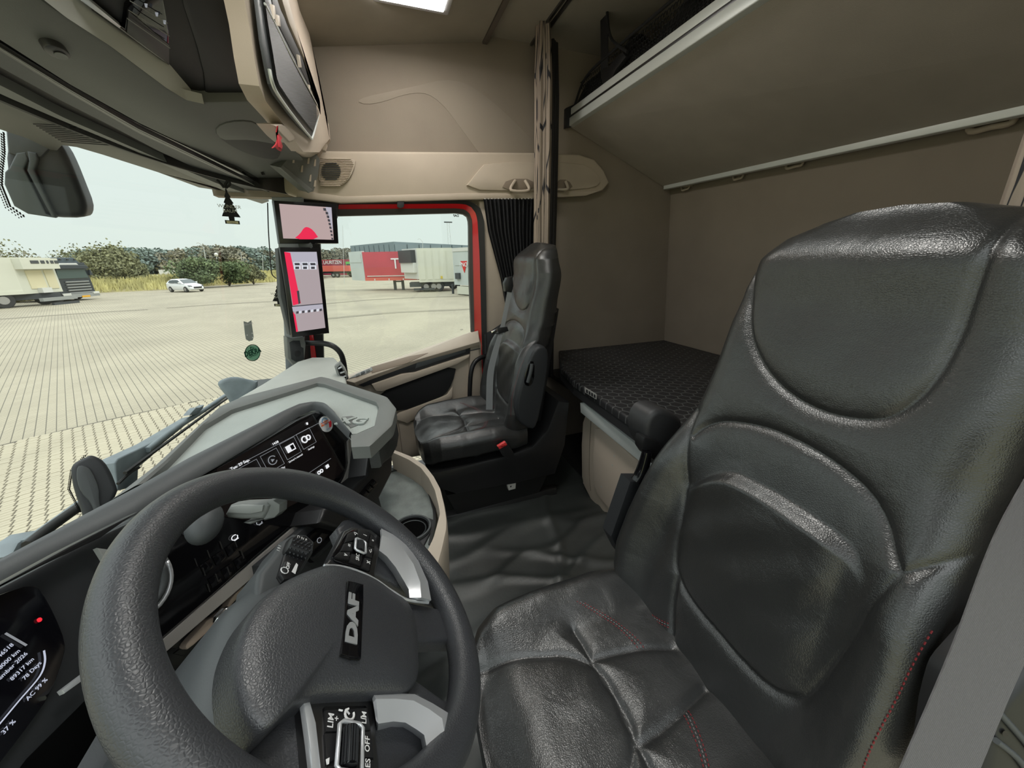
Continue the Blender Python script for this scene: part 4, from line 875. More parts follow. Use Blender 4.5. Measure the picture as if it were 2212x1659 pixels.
# passenger seat: same seat copied, then its own arm rest
ps = copy_tree(seat); ps.location = (.675, -.43, 0); ps.rotation_euler = (R_(-2.2), 0, 0)
ps['label'] = 'black leather passenger seat standing in front of the bunk curtain'
# folded arm rests
AX_ = ('x', .385)
ar = thing('armrest', 'folded-up grey armrest on the near side of the passenger seat', 'armrest', at(1140, 925, AX_))
slab('pad', chaikin([at(*p, AX_) for p in ((1116, 896), (1117, 862), (1142, 780), (1155, 754), (1174, 745), (1187, 760), (1183, 812), (1174, 862), (1161, 920), (1150, 930), (1124, 916))], 1), AX_, .05, SLATE2, ar, .012, seg=4)
slab('handle_slot', [(1143, 780), (1156, 781), (1154, 824), (1144, 836), (1132, 831), (1134, 812)], AX_, .02, BLACKG, ar, .003, rnd=1, off=.002)
tube('grip', [at(1149, 786, ('x', .378)), at(1146, 805, ('x', .376)), at(1140, 826, ('x', .378))], .008, SLATE, ar, 8, 4)
AY = ('x', -.345)
ar2 = thing('armrest', 'folded-up black armrest with grip handle between driver seat and bunk', 'armrest', at(1340, 1130, AY))
slab('pad', chaikin([at(*p, AY) for p in ((1394, 930), (1404, 897), (1428, 882), (1462, 894), (1480, 914), (1470, 985), (1440, 1030), (1420, 990), (1398, 962))], 1), AY, .07, mat('armrest_soft_black', (.03, .03, .032), .5, bump=('noise', 60, .3, .002)), ar2, .014, seg=4)
slab('hinge', chaikin([at(*p, AY) for p in ((1384, 944), (1395, 941), (1428, 956), (1432, 990), (1420, 1000), (1384, 975))], 1), AY, .03, BLACKP, ar2, .006, off=.008)
tube('grip', [at(*q, ('x', -.36)) for q in ((1398, 975), (1392, 1000), (1384, 1025), (1374, 1040))], [.012, .014, .016, .014], BLACKG, ar2, 12, 5)
slab('stem', [(1362, 1040), (1395, 1040), (1400, 1060), (1340, 1200), (1320, 1160)], AY, .04, SLATE2, ar2, .006)
DPT = lambda px, py, d: CAM+ray(px, py)*d/F
ar3 = thing('armrest', 'near black armrest corner with screw hole at the bottom right edge', 'armrest', DPT(2180, 1600, .26))
PL3 = (DPT(2180, 1560, .36), fw)
slab('pad', chaikin([at(*p, PL3) for p in ((2125, 1640), (2148, 1545), (2162, 1512), (2200, 1470), (2260, 1400), (2400, 1400), (2400, 1900), (2100, 1900))], 1), PL3, .06, BLACKP, ar3, .012, seg=4)
for q in (((2150, 1530), (2212, 1600), (2250, 1650)), ((2152, 1600), (2200, 1640), (2240, 1700))): tube('rib', [at(*p, (DPT(2180, 1560, .358), fw)) for p in q], .003, SLATE, ar3, 8, 5)
bm = bmesh.new(); bmesh.ops.create_circle(bm, cap_ends=True, segments=16, radius=.003)
x_, y_, z_ = frame_from(norm(fw)); c0 = at(2172, 1585, (DPT(2180, 1560, .3585), fw))
bmesh.ops.transform(bm, matrix=Matrix(((x_[0], y_[0], z_[0], c0[0]), (x_[1], y_[1], z_[1], c0[1]), (x_[2], y_[2], z_[2], c0[2]), (0, 0, 0, 1))), verts=bm.verts); obj('screw_hole', bm, BLACKG, ar3)
# belts
def ribbon(name, Lp, Rp, m, par, n=40, th=.0012, ext=None):
    return strip(name, smooth_path(Lp, 6), smooth_path(Rp, 6), n, m, par, th, extdir=(ext if ext is not None else fw))
b1 = thing('driver_seat_belt', 'broad grey seat belt webbing crossing the bottom right corner', 'seat belt', DPT(2050, 1600, .27))
ribbon('webbing', [DPT(2260, 960, .33), DPT(2153, 1150, .31), DPT(2057, 1400, .29), DPT(1947, 1659, .27), DPT(1890, 1800, .26)], [DPT(2420, 1100, .31), DPT(2310, 1260, .295), DPT(2212, 1438, .28), DPT(2119, 1659, .265), DPT(2060, 1800, .26)], WEB, b1)
b2 = thing('passenger_seat_belt', 'pale grey seat belt hanging beside the passenger seat backrest', 'seat belt', at(1060, 880, ('x', .90)))
BX = ('x', .655)
ribbon('webbing', pts3([(1097, 622), (1094, 640), (1080, 710), (1062, 765), (1052, 812), (1050, 885)], BX), pts3([(1107, 622), (1104, 640), (1089, 710), (1075, 765), (1066, 812), (1064, 885)], BX), WEBP, b2, ext=(1, 0, 0))
slab('guide', [(1090, 612), (1096, 600), (1108, 597), (1110, 618), (1106, 632), (1092, 630)], ('x', .65), .03, BLACKP, b2, .006)
slab('tongue', [(1061, 716), (1072, 711), (1094, 711), (1092, 719), (1075, 722), (1063, 721)], ('x', .65), .006, CHROME, b2, .001); slab('tongue_grip', [(1074, 709), (1096, 706), (1099, 715), (1078, 722)], ('x', .648), .01, BLACKP, b2, .002)
def buckle(label, pl, red, body):
    t = thing('belt_buckle', label, 'buckle', at(body[0][0], body[0][1], pl)); slab('body', body, pl, .02, BLACKP, t, .003)
    slab('release_button', red, pl, .016, REDP, t, .002, off=.004); c = np.mean(red, axis=0); slab('slot', [(c[0]+(p[0]-c[0])*.6+2, c[1]+(p[1]-c[1])*.25+1) for p in red], pl, .002, mat('slot_dark_red', (.25, .01, .01), .5), t, 0, off=.0055)
buckle('red seat belt buckle beside the driver seat cushion', ((-.37, -.43, .3), norm(-fw)), [(1281, 1317), (1310, 1294), (1325, 1312), (1300, 1325)], [(1284, 1318), (1312, 1296), (1332, 1326), (1340, 1345), (1310, 1345)])
buckle('red seat belt buckle beside the passenger seat cushion', ('x', .39), [(1075, 965), (1092, 955), (1096, 961), (1079, 971)], [(1076, 968), (1095, 957), (1108, 975), (1112, 985), (1098, 992), (1086, 985)])
# white block under the passenger seat
WB = ('x', .45)
t = thing('white_block', 'small off-white plastic block fixed low on the side of the passenger seat base', 'block', at(1105, 1062, WB))
slab('body', [(1094, 1041), (1110, 1037), (1115, 1042), (1114, 1056), (1099, 1060), (1096, 1050)], WB, .03, WHITEP, t, .003); slab('hole', [(1102, 1050), (1105, 1049), (1105, 1052), (1102, 1053)], WB, .002, BLACKP, t, 0, off=.0006)
# ================================================================ lower bunk
def hexquilt():
    m = mat('hex_quilted_black', (.028, .028, .030), .55); t = m.node_tree; b = t.nodes['Principled BSDF']
    g = t.nodes.new('ShaderNodeTexCoord')
    def vm(op, a, c=None):
        n = t.nodes.new('ShaderNodeVectorMath'); n.operation = op
        for i, v in enumerate((a, c)):
            if v is None: continue
            if isinstance(v, tuple): n.inputs[i].default_value = v
            else: t.links.new(v, n.inputs[i])
        return n.outputs['Value'] if op == 'DOT_PRODUCT' else n.outputs['Vector']
    def ma(op, a, c=None):
        n = t.nodes.new('ShaderNodeMath'); n.operation = op
        for i, v in enumerate((a, c)):
            if v is None: continue
            if isinstance(v, (int, float)): n.inputs[i].default_value = v
            else: t.links.new(v, n.inputs[i])
        return n.outputs[0]
    p = vm('ADD', vm('MULTIPLY', g.outputs['Object'], (21, 21, 0)), (1000, 1732, 0))
    r = (1, 1.732, 1); h = (.5, .866, 0)
    A = vm('SUBTRACT', vm('MODULO', p, r), h); B = vm('SUBTRACT', vm('MODULO', vm('SUBTRACT', p, h), r), h)
    A = vm('MULTIPLY', A, (1, 1, 0)); B = vm('MULTIPLY', B, (1, 1, 0))
    def edge(v):
        v = vm('ABSOLUTE', v); return ma('MAXIMUM', vm('DOT_PRODUCT', v, (1, 0, 0)), vm('DOT_PRODUCT', v, (.5, .866, 0)))
    d = ma('MINIMUM', edge(A), edge(B)); ln = ma('GREATER_THAN', d, .455)
    ht = ma('SUBTRACT', .5, ma('MULTIPLY', ma('POWER', ma('MULTIPLY', d, 2), 6), .5))
    bp = t.nodes.new('ShaderNodeBump'); bp.inputs['Strength'].default_value = .7; bp.inputs['Distance'].default_value = .008; t.links.new(ht, bp.inputs['Height']); t.links.new(bp.outputs[0], b.inputs['Normal'])
    mx = t.nodes.new('ShaderNodeMix'); mx.data_type = 'RGBA'; mx.inputs[6].default_value = (.022, .022, .024, 1); mx.inputs[7].default_value = (.10, .104, .104, 1); t.links.new(ln, mx.inputs[0]); t.links.new(mx.outputs[2], b.inputs[0]); return m
mt = thing('lower_mattress', 'black mattress with honeycomb quilted top behind the seats', 'mattress', (0, -1.35, .5))
poly = [(1.09, -1.88, .62), (1.09, -1.05, .62), (.74, -.885, .62), (.5, -.835, .62), (-.95, -.75, .62), (-.95, -1.88, .62)]
obj('quilted_cover', prism(poly, (0, 0, -.03), .012, 3), hexquilt(), mt, angle=50)
obj('side_panel', prism([(a, b-.004, .592) for a, b, c in poly], (0, 0, -.045), 0), mat('mattress_side_black', (.022, .022, .024), .7, bump=('noise', 300, .3, .001)), mt)
tg = slab('care_label', [(1263, 836), (1289, 852), (1288, 863), (1264, 848)], ((.45, -.826, .6), (.09, 1, 0)), .001, mat('label_silver_grey', (.45, .44, .42), .5), mt, 0)
for k in range(4): x0 = 1266+k*5.5; slab('label_print', [(x0, 841+k*3.4), (x0+3.5, 843+k*3.4), (x0+3.5, 850+k*3.4), (x0, 848+k*3.4)], ((.45, -.824, .6), (.09, 1, 0)), .0005, SLATE2, tg, 0)
bb = thing('bunk_locker', 'beige storage box with aluminium edge carrying the lower bunk', 'storage box', (0, -1.2, 0))
FB = ('y', -.895)
e_ = lambda z: (-.95, -.895, z)
slab('front_panel', [(1258, 912), (1262, 900), (1272, 893), (1290, 905), (1390, 992), e_(.42), e_(.0), tuple(at(1330, 1135, FB)*np.array([1, 1, 0])), (1312, 1124), (1275, 1078), (1261, 1050), (1256, 1030), (1255, 960)], FB, .04, mat('storage_box_beige', (.62, .53, .43), .5, bump=('noise', 500, .2, .0005)), bb, .01, seg=3)
slab('recessed_door', [(1284, 925), (1296, 925), (1392, 1010), e_(.36), e_(.06), (1330, 1118), (1292, 1072), (1283, 1050), (1280, 990)], FB, .01, mat('storage_door_beige', (.66, .56, .46), .5, bump=('noise', 500, .2, .0005)), bb, .006, off=.012, seg=3)
tube('panel_joint', pts3([(1277, 905), (1274, 960), (1273, 1020), (1276, 1060)], ('y', -.894)), .002, mat('joint_brown', (.2, .17, .13), .7), bb, 6, 4)
bm = bmesh.new(); obj('carcass', prism([(-.95, -.93, 0), (.52, -.93, 0), (.52, -1.86, 0), (-.95, -1.86, 0)], (0, 0, .46)), BEIGE, bb)
for p in ((1326, 985), (1322, 1005), (1298, 1052)): slab('scuff', [(p[0]-1.5, p[1]-2), (p[0]+2, p[1]-1), (p[0]+1, p[1]+3)], FB, .001, WHITEP, bb, 0, off=.0125)
wbox('bunk_board', (-1.0, -1.88, .47), (1.09, -.96, .498), BLACKP, bb)
rl = slab('aluminium_edge', [(1253, 870), (1262, 871), (1392, 975), (1450, 1020), (1445, 1052), (1385, 1000), (1254, 891)], ('y', -.84), .03, ALU, bb, .002)
# ================================================================ upper bunk, folded at a slant
ub = thing('upper_bunk', 'upper bunk seen from below with two aluminium rails', 'bunk', (0, -1.4, 1.7))
obj('underside', prism([(1.095, -1.08, 1.858), (-1.09, -1.08, 1.822), (-1.09, -1.755, 1.525), (1.095, -1.755, 1.588)], (0, -.012, .05), 0), BUNKM, ub)
def rail(name, px0, px1, y, h0, h1, m, dy=0.0, th=.02, off=0):
    A = at(*px0, ('y', y)); B = at(*px1, ('y', y)); dirv = norm(B-A); A = A-dirv*.0; B = A+dirv*((A[0]+1.09)/-dirv[0]) if dirv[0] < 0 else B
    return obj(name, prism([A+(0, 0, h0), B+(0, 0, h0), B+(0, 0, h1), A+(0, 0, h1)], (0, -th, 0), .004, 3), m, ub, angle=40)
rail('front_rail', (1229, 271), (1634, 0), -1.07, -.004, .035, ALU, th=.03); rail('front_rail_upper', (1229, 271), (1634, 0), -1.078, .038, .075, ALU, th=.03); rail('front_rail_groove', (1229, 271), (1634, 0), -1.075, .03, .045, DKMET, th=.02)
rail('rear_rail', (1433, 405), (2212, 237), -1.738, -.012, .040, ALU, th=.03)
obj('end_cap', prism([(1.1, -1.05, 1.84), (1.1, -1.05, 1.93), (1.1, -1.12, 1.96), (1.1, -1.12, 1.86)], (-.03, 0, 0), .006), BLACKP, ub)
# dark bedding and net above the front rail
bd = thing('bunk_bedding', 'black bundled bedding lying on the upper bunk behind the net', 'bedding', (.5, -1.2, 1.93))
rows = []
for i in range(40):
    x = 1.08-i*.035; h = .09+.035*math.sin(i*.7)+.02*math.sin(i*1.9); rows.append([(x, -1.115-.16*(1-math.cos(a))*.5*1.2+.01*math.sin(i+a*3), 1.90+h*math.sin(a)*1.4) for a in np.linspace(0, math.pi, 12)])
loft('cover', rows, BLACKF, bd, angle=80)
nt_ = thing('safety_net', 'black honeycomb safety net stretched above the upper bunk rail', 'net', (.4, -1.09, 1.95))
V = []; Fc = []; zlow = lambda x: 1.925+.0165*(x-1.1)
def seg_net(a, b):
    global V, Fc
    vf = tube_vf([a, b], .0022, 3, cap=False); b0 = len(V); V += vf[0]; Fc += [tuple(t_+b0 for t_ in f) for f in vf[1]]
s_ = .019
for i in range(-8, 95):
    for j in range(7):
        x = .95-i*s_*.87; z = zlow(x)+j*s_*.75*1.0+(s_*.0)
        if x > 1.0 or x < -.6: continue
        ox = (j % 2)*s_*.435; P = lambda dx, dz: np.array([x+ox+dx, -1.092-.02*math.sin(j*.5), z+dz])
        seg_net(P(0, 0), P(0, s_*.5)); seg_net(P(0, s_*.5), P(s_*.435, s_*.75)); seg_net(P(0, s_*.5), P(-s_*.435, s_*.75))
o = obj('mesh', (V, Fc), BLACKF, nt_); o['kind'] = 'stuff'
tube('border', [(1.06, -1.09, 1.93), (.95, -1.09, 2.02), (.7, -1.09, 2.03), (.2, -1.09, 2.02), (-.5, -1.09, 2.0)], .006, BLACKF, nt_, 8, 6)
st = thing('net_strap', 'black vertical strap with a loose loop holding the net', 'strap', at(1304, 150, ('y', -1.09)))
ribbon('webbing', pts3([(1295, -40), (1297, 60), (1298, 170)], ('y', -1.09)), pts3([(1312, -40), (1313, 60), (1313, 170)], ('y', -1.09)), BLACKF, st, ext=(0, -1, 0), th=.003)
tube('loop', pts3([(1310, -10), (1313, 50), (1320, 82), (1335, 98), (1355, 112)], ('y', -1.085)), .006, BLACKF, st, 8, 6)
slab('strap_clip', [(1296, 150), (1318, 140), (1335, 118), (1345, 112), (1352, 122), (1330, 150), (1316, 178), (1300, 180)], ('y', -1.08), .02, BLACKP, st, .005)
# curtain hooks along the rear wall
for k, (x0, x1, y0, y1, lab) in enumerate(((1471, 1491, 402, 411, 'tiny beige curtain loop, nearest the rear corner'), (1583, 1607, 377, 388, 'beige curtain loop with a dot, second from the rear corner'), (1697, 1736, 350, 364, 'beige curtain loop under the middle of the rear rail'), (2094, 2190, 258, 284, 'large beige loop handle near the right picture edge'))):
    HP = ('y', -1.79); h = thing('wall_loop', lab, 'hook', at((x0+x1)/2, y0, HP))
    sl = (y0-y1)*.0; dy = -(x1-x0)*.2
    tube('loop', [at(x0+1, y0+2, ('y', -1.80)), at(x0+3, y1, HP), at((x0+x1)/2, y1+dy*.5, HP), at(x1-4, y1+dy, HP), at(x1, y0+dy, ('y', -1.80))], .006 if k < 3 else .009, BEIGE, h, 8, 4)
    slab('back_plate', [(x0-2, y0-3), (x1+2, y0-3+dy), (x1+2, y0+4+dy), (x0-2, y0+4)], ('y', -1.80), .02, BEIGE, h, .002)
# ================================================================ dashboard
db = thing('dashboard', 'dark grey angular dashboard with textured top pad below the windscreen', 'dashboard', (0, .35, .3))
TOP = ('z', .80); PADZ = ('z', .787)
outer_r = [(236, 1086), (334, 1010), (475, 879), (522, 858), (695, 814), (712, 818), (836, 858), (856, 883), (847, 919), (799, 964), (759, 966)]
inner_r = [(312, 1042), (360, 1000), (440, 919), (500, 884), (684, 827), (700, 829), (813, 868), (818, 879), (809, 920), (770, 937), (758, 938)]
def rim_band():
    A = pts3(outer_r, TOP); B = pts3(inner_r, TOP); rows = []
    n = 120; A = resample(A, n); B = np.stack([resample(pts3(inner_r, TOP), n)[i] for i in range(n)])
    r1 = A-(0, 0, .028); r2 = A*.9+B*.1+(0, 0, .003); r3 = A*.25+B*.75+(0, 0, .003); r4 = B-(0, 0, .001); r5 = B-(0, 0, .016)
    return [r1, A, r2, r3, r4, r5]
loft('edge_rim', rim_band(), GREYP, db, angle=40)
hood_up = [(-40, 1232), (23, 1200), (181, 1115), (300, 1052), (410, 990), (520, 935), (620, 885), (650, 873), (680, 870), (705, 874), (722, 890), (762, 941)]
hood_lo = [(-40, 1282), (0, 1262), (116, 1200), (300, 1104), (400, 1045), (500, 985), (600, 926), (652, 893), (676, 884), (692, 887), (704, 895), (717, 908), (754, 947)]
padpoly = [(p[0], p[1]) for p in inner_r[:-1]] + hood_up[::-1]
slab('top_pad', [(p[0], p[1]) for p in inner_r] + [(762, 943), (722, 894), (705, 878), (680, 875), (650, 878), (620, 890), (520, 940), (410, 995), (330, 1042)], PADZ, .02, PAD, db, 0)
A = resample(pts3(hood_up, ('z', .80)), 110); B = resample(pts3(hood_lo, ('z', .785)), 110)
mid = (A+B)/2+(0, 0, .012)
loft('screen_hood', [A-(0, 0, .02), A+(0, 0, .002), A*.75+B*.25+(0, 0, .010), mid, A*.25+B*.75+(0, 0, .008), B, B-(0, 0, .004)], mat('hood_plastic', (.085, .09, .093), .5, bump=('noise', 600, .3, .0006)), db, angle=60)
# raised mark on the pad
lg = slab('moulded_mark', [(739, 900), (760, 898), (785, 907), (772, 918), (757, 924), (750, 915)], ('z', .789), .003, GREYP, db, .001)
text('lettering', 'XG', at(762, 910, ('z', .7905)), norm(at(785, 905, TOP)-at(745, 905, TOP)), norm(at(760, 895, TOP)-at(765, 925, TOP)), .05, PAD, db, .002, bold=.002)
# the far, lower part of the dashboard on the passenger side
FZ = ('z', .762)
far_px = [(475, 880), (565, 829), (641, 781), (674, 771), (722, 771), (729, 778), (742, 800), (748, 822), (745, 835), (690, 830), (600, 850), (520, 872)]
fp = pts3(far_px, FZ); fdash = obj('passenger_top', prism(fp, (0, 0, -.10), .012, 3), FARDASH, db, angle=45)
# edge vent
VP = ('x', .66)
slab('vent_frame', [(722, 792), (733, 783), (744, 797), (751, 815), (746, 828), (738, 822), (727, 808)], ('x', .505), .03, GREYL, db, .003)
ev = slab('edge_vent', [(728, 795), (734, 789), (743, 802), (748, 816), (744, 822), (733, 810)], ('x', .50), .01, BLACKG, db, .002, off=.002)
for q in (((731, 797), (738, 793)), ((735, 806), (744, 803)), ((740, 815), (747, 812))): tube('vent_vane', [at(*p, ('x', .49)) for p in q], .003, SATIN, ev, 6, 0)
# ---- centre face: glossy panel turned towards the driver
FA = np.array([.08, .18, .79]); FD = norm([.81, -.585, 0]); FUP = norm([.585*.077, .81*.077, .22]); FN = np.cross(FD, FUP)
if np.dot(CAM-FA, FN) < 0: FN = -FN
FP = (FA, FN)
def face(name, px, m, par, off=0.0, t=.01, bev=.001, rnd=0): return slab(name, px, FP, t, m, par, bev, rnd, off)
face('front_shell', [(440, 1024), (520, 980), (640, 908), (690, 886), (712, 892), (757, 945), (800, 960), (806, 985), (795, 1030), (756, 1064), (700, 1108), (560, 1235), (330, 1425), (240, 1480), (200, 1330), (290, 1120)], SLATE, db, -.012, .03, .004)
gp_ = face('gloss_panel', [(440, 1026), (520, 982), (640, 909), (682, 891), (697, 895), (748, 955), (752, 1000), (742, 1030), (700, 1075), (560, 1195), (335, 1400), (300, 1400), (290, 1140)], BLACKG, db, .0, .01, .003)
strip('silver_strip', pts3([(330, 1402), (560, 1203), (700, 1083), (744, 1037), (755, 1003), (752, 953)], (FA+FN*.004, FN)), pts3([(333, 1430), (571, 1225), (713, 1098), (757, 1046), (761, 1003), (757, 947)], (FA+FN*.004, FN)), 50, mat('warm_silver', (.36, .34, .32), .4, metal=.3), db, .008, extdir=-FN)
scn = face('touch_screen', [(470, 1012), (674, 899), (745, 1013), (707, 1052), (560, 1128), (450, 1110)], mat('screen_glass_off', (.006, .005, .005), .1, emit=(.006, .004, .004), es=.4), db, .0035, .003, 0)
face('bezel_line', [(674, 896), (677, 896), (745, 1015), (742, 1015)], DKMET, db, .006, .002, 0)
fd_, fu_ = FD, FUP
def ftxt(s, px, py, size, m=LITW, par=None, off=.0065, al='CENTER', bold=0.0): return text('lettering', s, at(px, py, (FA+FN*off, FN)), fd_, fu_, size, m, par or scn, .0002, al, bold)
ftxt('Tue. 29 Sep.', 519, 1003, .0085, bold=.0002); ftxt('14:58', 595, 957, .0075, bold=.0002)
def fline(px, w=1.2, m=LITD, par=None, nm='frame_line'):
    P = pts3(px, (FA+FN*.0065, FN)); return obj(nm, tube_vf(P, .0005, 4), m, par or scn)
fline([(500, 1012), (700, 908)]); fline([(640, 1040), (715, 990)])
for nm, c, lab in (('settings', (662, 947), 'Settings'), ('manual', (628, 968), "Driver's manual"), ('player', (589, 994), 'Apple CarPlay'), ('fourth', (545, 1020), '')):
    s = 15; P0 = at(c[0], c[1], (FA+FN*.0065, FN)); h = .021
    q = [P0+fd_*a*h+fu_*b*h for a, b in ((-1, -1), (1, -1), (1, 1), (-1, 1), (-1, -1))]
    obj('tile_frame', tube_vf(q, .0006, 4), LITD, scn)
    if lab: text('lettering', lab, P0-fu_*.028, fd_, fu_, .0065, LITW, scn, .0002)
    if nm == 'settings':
        for dx, rr_ in ((-.006, .008), (.006, .006)): obj('gear_icon', tube_vf([P0+fd_*(dx+rr_*math.cos(a))+fu_*rr_*math.sin(a) for a in np.linspace(0, 6.28, 13)], .0018, 5), LITW, scn)
    elif nm == 'manual':
        obj('book_icon', prism([P0+fd_*a+fu_*b for a, b in ((-.012, -.008), (.012, -.008), (.012, .009), (-.012, .009))], FN*.0006), LITW, scn); obj('book_icon_gap', prism([P0+FN*.0008+fd_*a+fu_*b for a, b in ((0, -.005), (.009, -.005), (.009, .006), (0, .006))], FN*.0004), BLACKG, scn)
    elif nm == 'player':
        obj('player_icon', tube_vf([P0+fd_*.010*math.cos(a)+fu_*.010*math.sin(a) for a in np.linspace(.5, 5.8, 14)], .001, 5), LITD, scn); obj('player_icon', prism([P0+fd_*a+fu_*b for a, b in ((-.003, -.004), (.005, 0), (-.003, .004))], FN*.0005), LITD, scn)
for px in ((677, 1031), (692, 1019)): 
    P0 = at(*px, (FA+FN*.0065, FN))
    for dx in (-.0045, .0045): obj('gear_icon', tube_vf([P0+fd_*(dx+.004*math.cos(a))+fu_*.004*math.sin(a) for a in np.linspace(0, 6.28, 9)], .0014, 5), LITW, scn)
face('menu_icon', [(703, 1006), (709, 1002), (712, 1008), (706, 1013)], LITW, scn, .0065, .001, 0); face('bluetooth_icon', [(661, 913), (665, 912), (666, 917), (663, 918)], LITW, scn, .0065, .001, 0)
# round sticker
stk = thing('sticker', 'round red white and blue sticker at the touch screen corner', 'sticker', at(703, 915, FP)); P0 = at(704, 916, (FA+FN*.0015, FN))
SW_ = mat('sticker_white', (.75, .76, .78), .4); SB_ = mat('sticker_blue', (.15, .35, .6), .4); SO_ = mat('sticker_orange', (.8, .15, .04), .4)
circ = lambda r, n=24, P=P0, o=0: [P+FN*o+fd_*r*math.cos(a)+fu_*r*math.sin(a) for a in np.linspace(0, 2*math.pi, n, endpoint=False)]
obj('disc', prism(circ(.0225), FN*.0004), SW_, stk); obj('ring', tube_vf([P0+FN*.0006+fu_*.008+fd_*.009*math.cos(a)+fu_*.009*math.sin(a) for a in np.linspace(0, 6.28, 20)], .0015, 4), SB_, stk)
obj('banner', prism([P0+FN*.0012+fd_*a+fu_*b for a, b in ((-.018, -.001), (.010, .000), (.012, .009), (-.016, .008))], FN*.0004), SO_, stk); text('lettering', 'PHILIPSON', P0+FN*.0018+fd_*-.003+fu_*.004, fd_, fu_, .006, WHITE, stk, .0001)
obj('flag', prism([P0+FN*.001+fd_*a+fu_*b for a, b in ((.004, -.014), (.012, -.013), (.018, -.004), (.018, .004), (.010, .0))], FN*.0004), mat('sticker_red', (.75, .03, .05), .4), stk); text('lettering', 'SPORT', P0+FN*.0014+fu_*-.015, fd_, fu_, .005, SB_, stk, .0001)
# climate keys: thin separators and lit pictograms on the gloss panel
for (x0, y0) in ((420, 1207), (447, 1189), (474, 1170), (437, 1227), (465, 1240), (490, 1225), (520, 1190), (447, 1262), (505, 1165)):
    face('key_gap', [(x0, y0), (x0+2, y0-1), (x0+8, y0+16), (x0+6, y0+17)], DKMET, gp_, .0035, .002, 0)
for k, (x0, y0) in enumerate(((432, 1222), (459, 1203), (486, 1184), (450, 1252), (478, 1232), (505, 1212))):
    face('key', [(x0, y0), (x0+22, y0-15), (x0+31, y0+4), (x0+9, y0+19)], BLACKG, gp_, .003, .002, .001)
def picto(c, r, par, m=LITW):
    P0 = at(*c, (FA+FN*.0045, FN)); obj('pictogram', tube_vf([P0+fd_*r*math.cos(a)+fu_*r*.8*math.sin(a) for a in np.linspace(.8, 6.6, 12)], r*.16, 5), m, par); obj('pictogram', tube_vf([P0-fd_*r*.5-fu_*r*.9, P0+fd_*r*.9-fu_*r*.9], r*.16, 5), m, par)
picto((507, 1161), .006, gp_); picto((610, 1091), .006, gp_); picto((560, 1128), .006, gp_, LITD)
# front right piece of the dash below the rim
face('corner_shell', [(757, 950), (798, 949), (812, 960), (806, 985), (760, 972)], GREYP, db, .0, .03, .003)
D2 = ((-.02, .10, .66), norm([-.5, -.83, .25]))
slab('side_body', [(800, 968), (816, 958), (858, 905), (864, 940), (860, 965), (849, 987), (849, 1010), (848, 1023), (822, 1075), (834, 1120), (828, 1140), (760, 1150), (690, 1130), (700, 1100), (756, 1062), (794, 1026)], D2, .12, BLACKP, db, .01, seg=3)
slab('storage_flap', [(803, 1108), (812, 1086), (826, 1110), (822, 1130), (812, 1128)], D2, .01, SLATE, db, .004, off=.006)
srow = slab('switch_bank', [(768, 1078), (806, 1034), (818, 1044), (780, 1088)], D2, .01, BLACKG, db, .002, off=.004)
for k in range(4): x0, y0 = 773+k*9.3, 1078-k*10.6; slab('switch', [(x0, y0), (x0+7.5, y0-9), (x0+16, y0-1), (x0+8, y0+8)], D2, .006, BLACKG, srow, .002, off=.010)
slab('textured_flank', [(817, 962), (856, 906), (862, 940), (860, 962), (848, 988), (830, 1002), (826, 1010), (824, 1000)], ((.06, .03, .7), norm([-.4, -.9, .1])), .03, mat('flank_textured', (.05, .053, .052), .5, bump=('dots', 260, .6, .0015)), db, .008, off=.05)
obj('core', prism([(-1.0, .52, .02), (-.25, .50, .02), (.05, .33, .02), (.30, .20, .02), (.72, .26, .02), (1.04, .34, .02), (1.04, .62, .02), (-1.0, .64, .02)], (0, 0, .62)), BLACKP, db)
obj('passenger_face', prism([(.30, .20, .30), (.72, .26, .30), (1.04, .32, .30), (1.04, .32, .68), (.72, .27, .68), (.34, .21, .66)], (0, .05, 0), .0), SLATE2, db)
# switches seen through the wheel: gear-side panel behind the right stalk
slab('lower_panel', [(560, 1222), (700, 1105), (752, 1080), (800, 1120), (740, 1200), (640, 1260), (570, 1270)], D2, .02, SLATE2, db, .004, off=-.05)
pn = slab('switch_panel', [(655, 1170), (705, 1128), (735, 1135), (728, 1165), (680, 1215), (662, 1200)], D2, .02, BLACKG, db, .003, off=-.035)
o3 = at(690, 1167, (np.array(D2[0])+np.array(D2[1])*-.033, D2[1])); obj('pictogram', tube_vf([o3+fd_*.006*math.cos(a)+fu_*.006*math.sin(a) for a in np.linspace(0, 6.28, 8)], .0008, 4), LITD, pn)
# beige vent vanes and knurled knob behind the wheel
LV = (FA-FN*.014, FN)
slab('vent_cavity', [(330, 1432), (575, 1235), (600, 1260), (560, 1300), (400, 1440), (345, 1475)], (FA-FN*.035, FN), .02, BLACKP, db, .004)
vv_ = slab('vent_vane', chaikin([at(*p, LV) for p in ((400, 1400), (404, 1388), (440, 1350), (448, 1338), (468, 1330), (490, 1312), (500, 1290), (530, 1262), (541, 1262), (538, 1272), (505, 1300), (492, 1322), (465, 1345), (455, 1360), (408, 1404))], 1), LV, .02, mat('vane_bronze_beige', (.50, .40, .33), .4), db, .003)
for q in (((362, 1396), (380, 1402), (560, 1262), (552, 1252)), ((375, 1412), (400, 1418), (575, 1275), (568, 1266))): slab('vent_vane', q, (FA-FN*.032, FN), .01, BLACKP, db, .001)
kc = at(482, 1328, (FA+FN*.0, FN)); ka = norm(fd_+fu_*.1)
kn = obj('vent_knob', tube_vf([kc-ka*.018, kc-ka*.012, kc+ka*.006, kc+ka*.012], [.004, .009, .010, .007], 14), CHROME, db, angle=30)
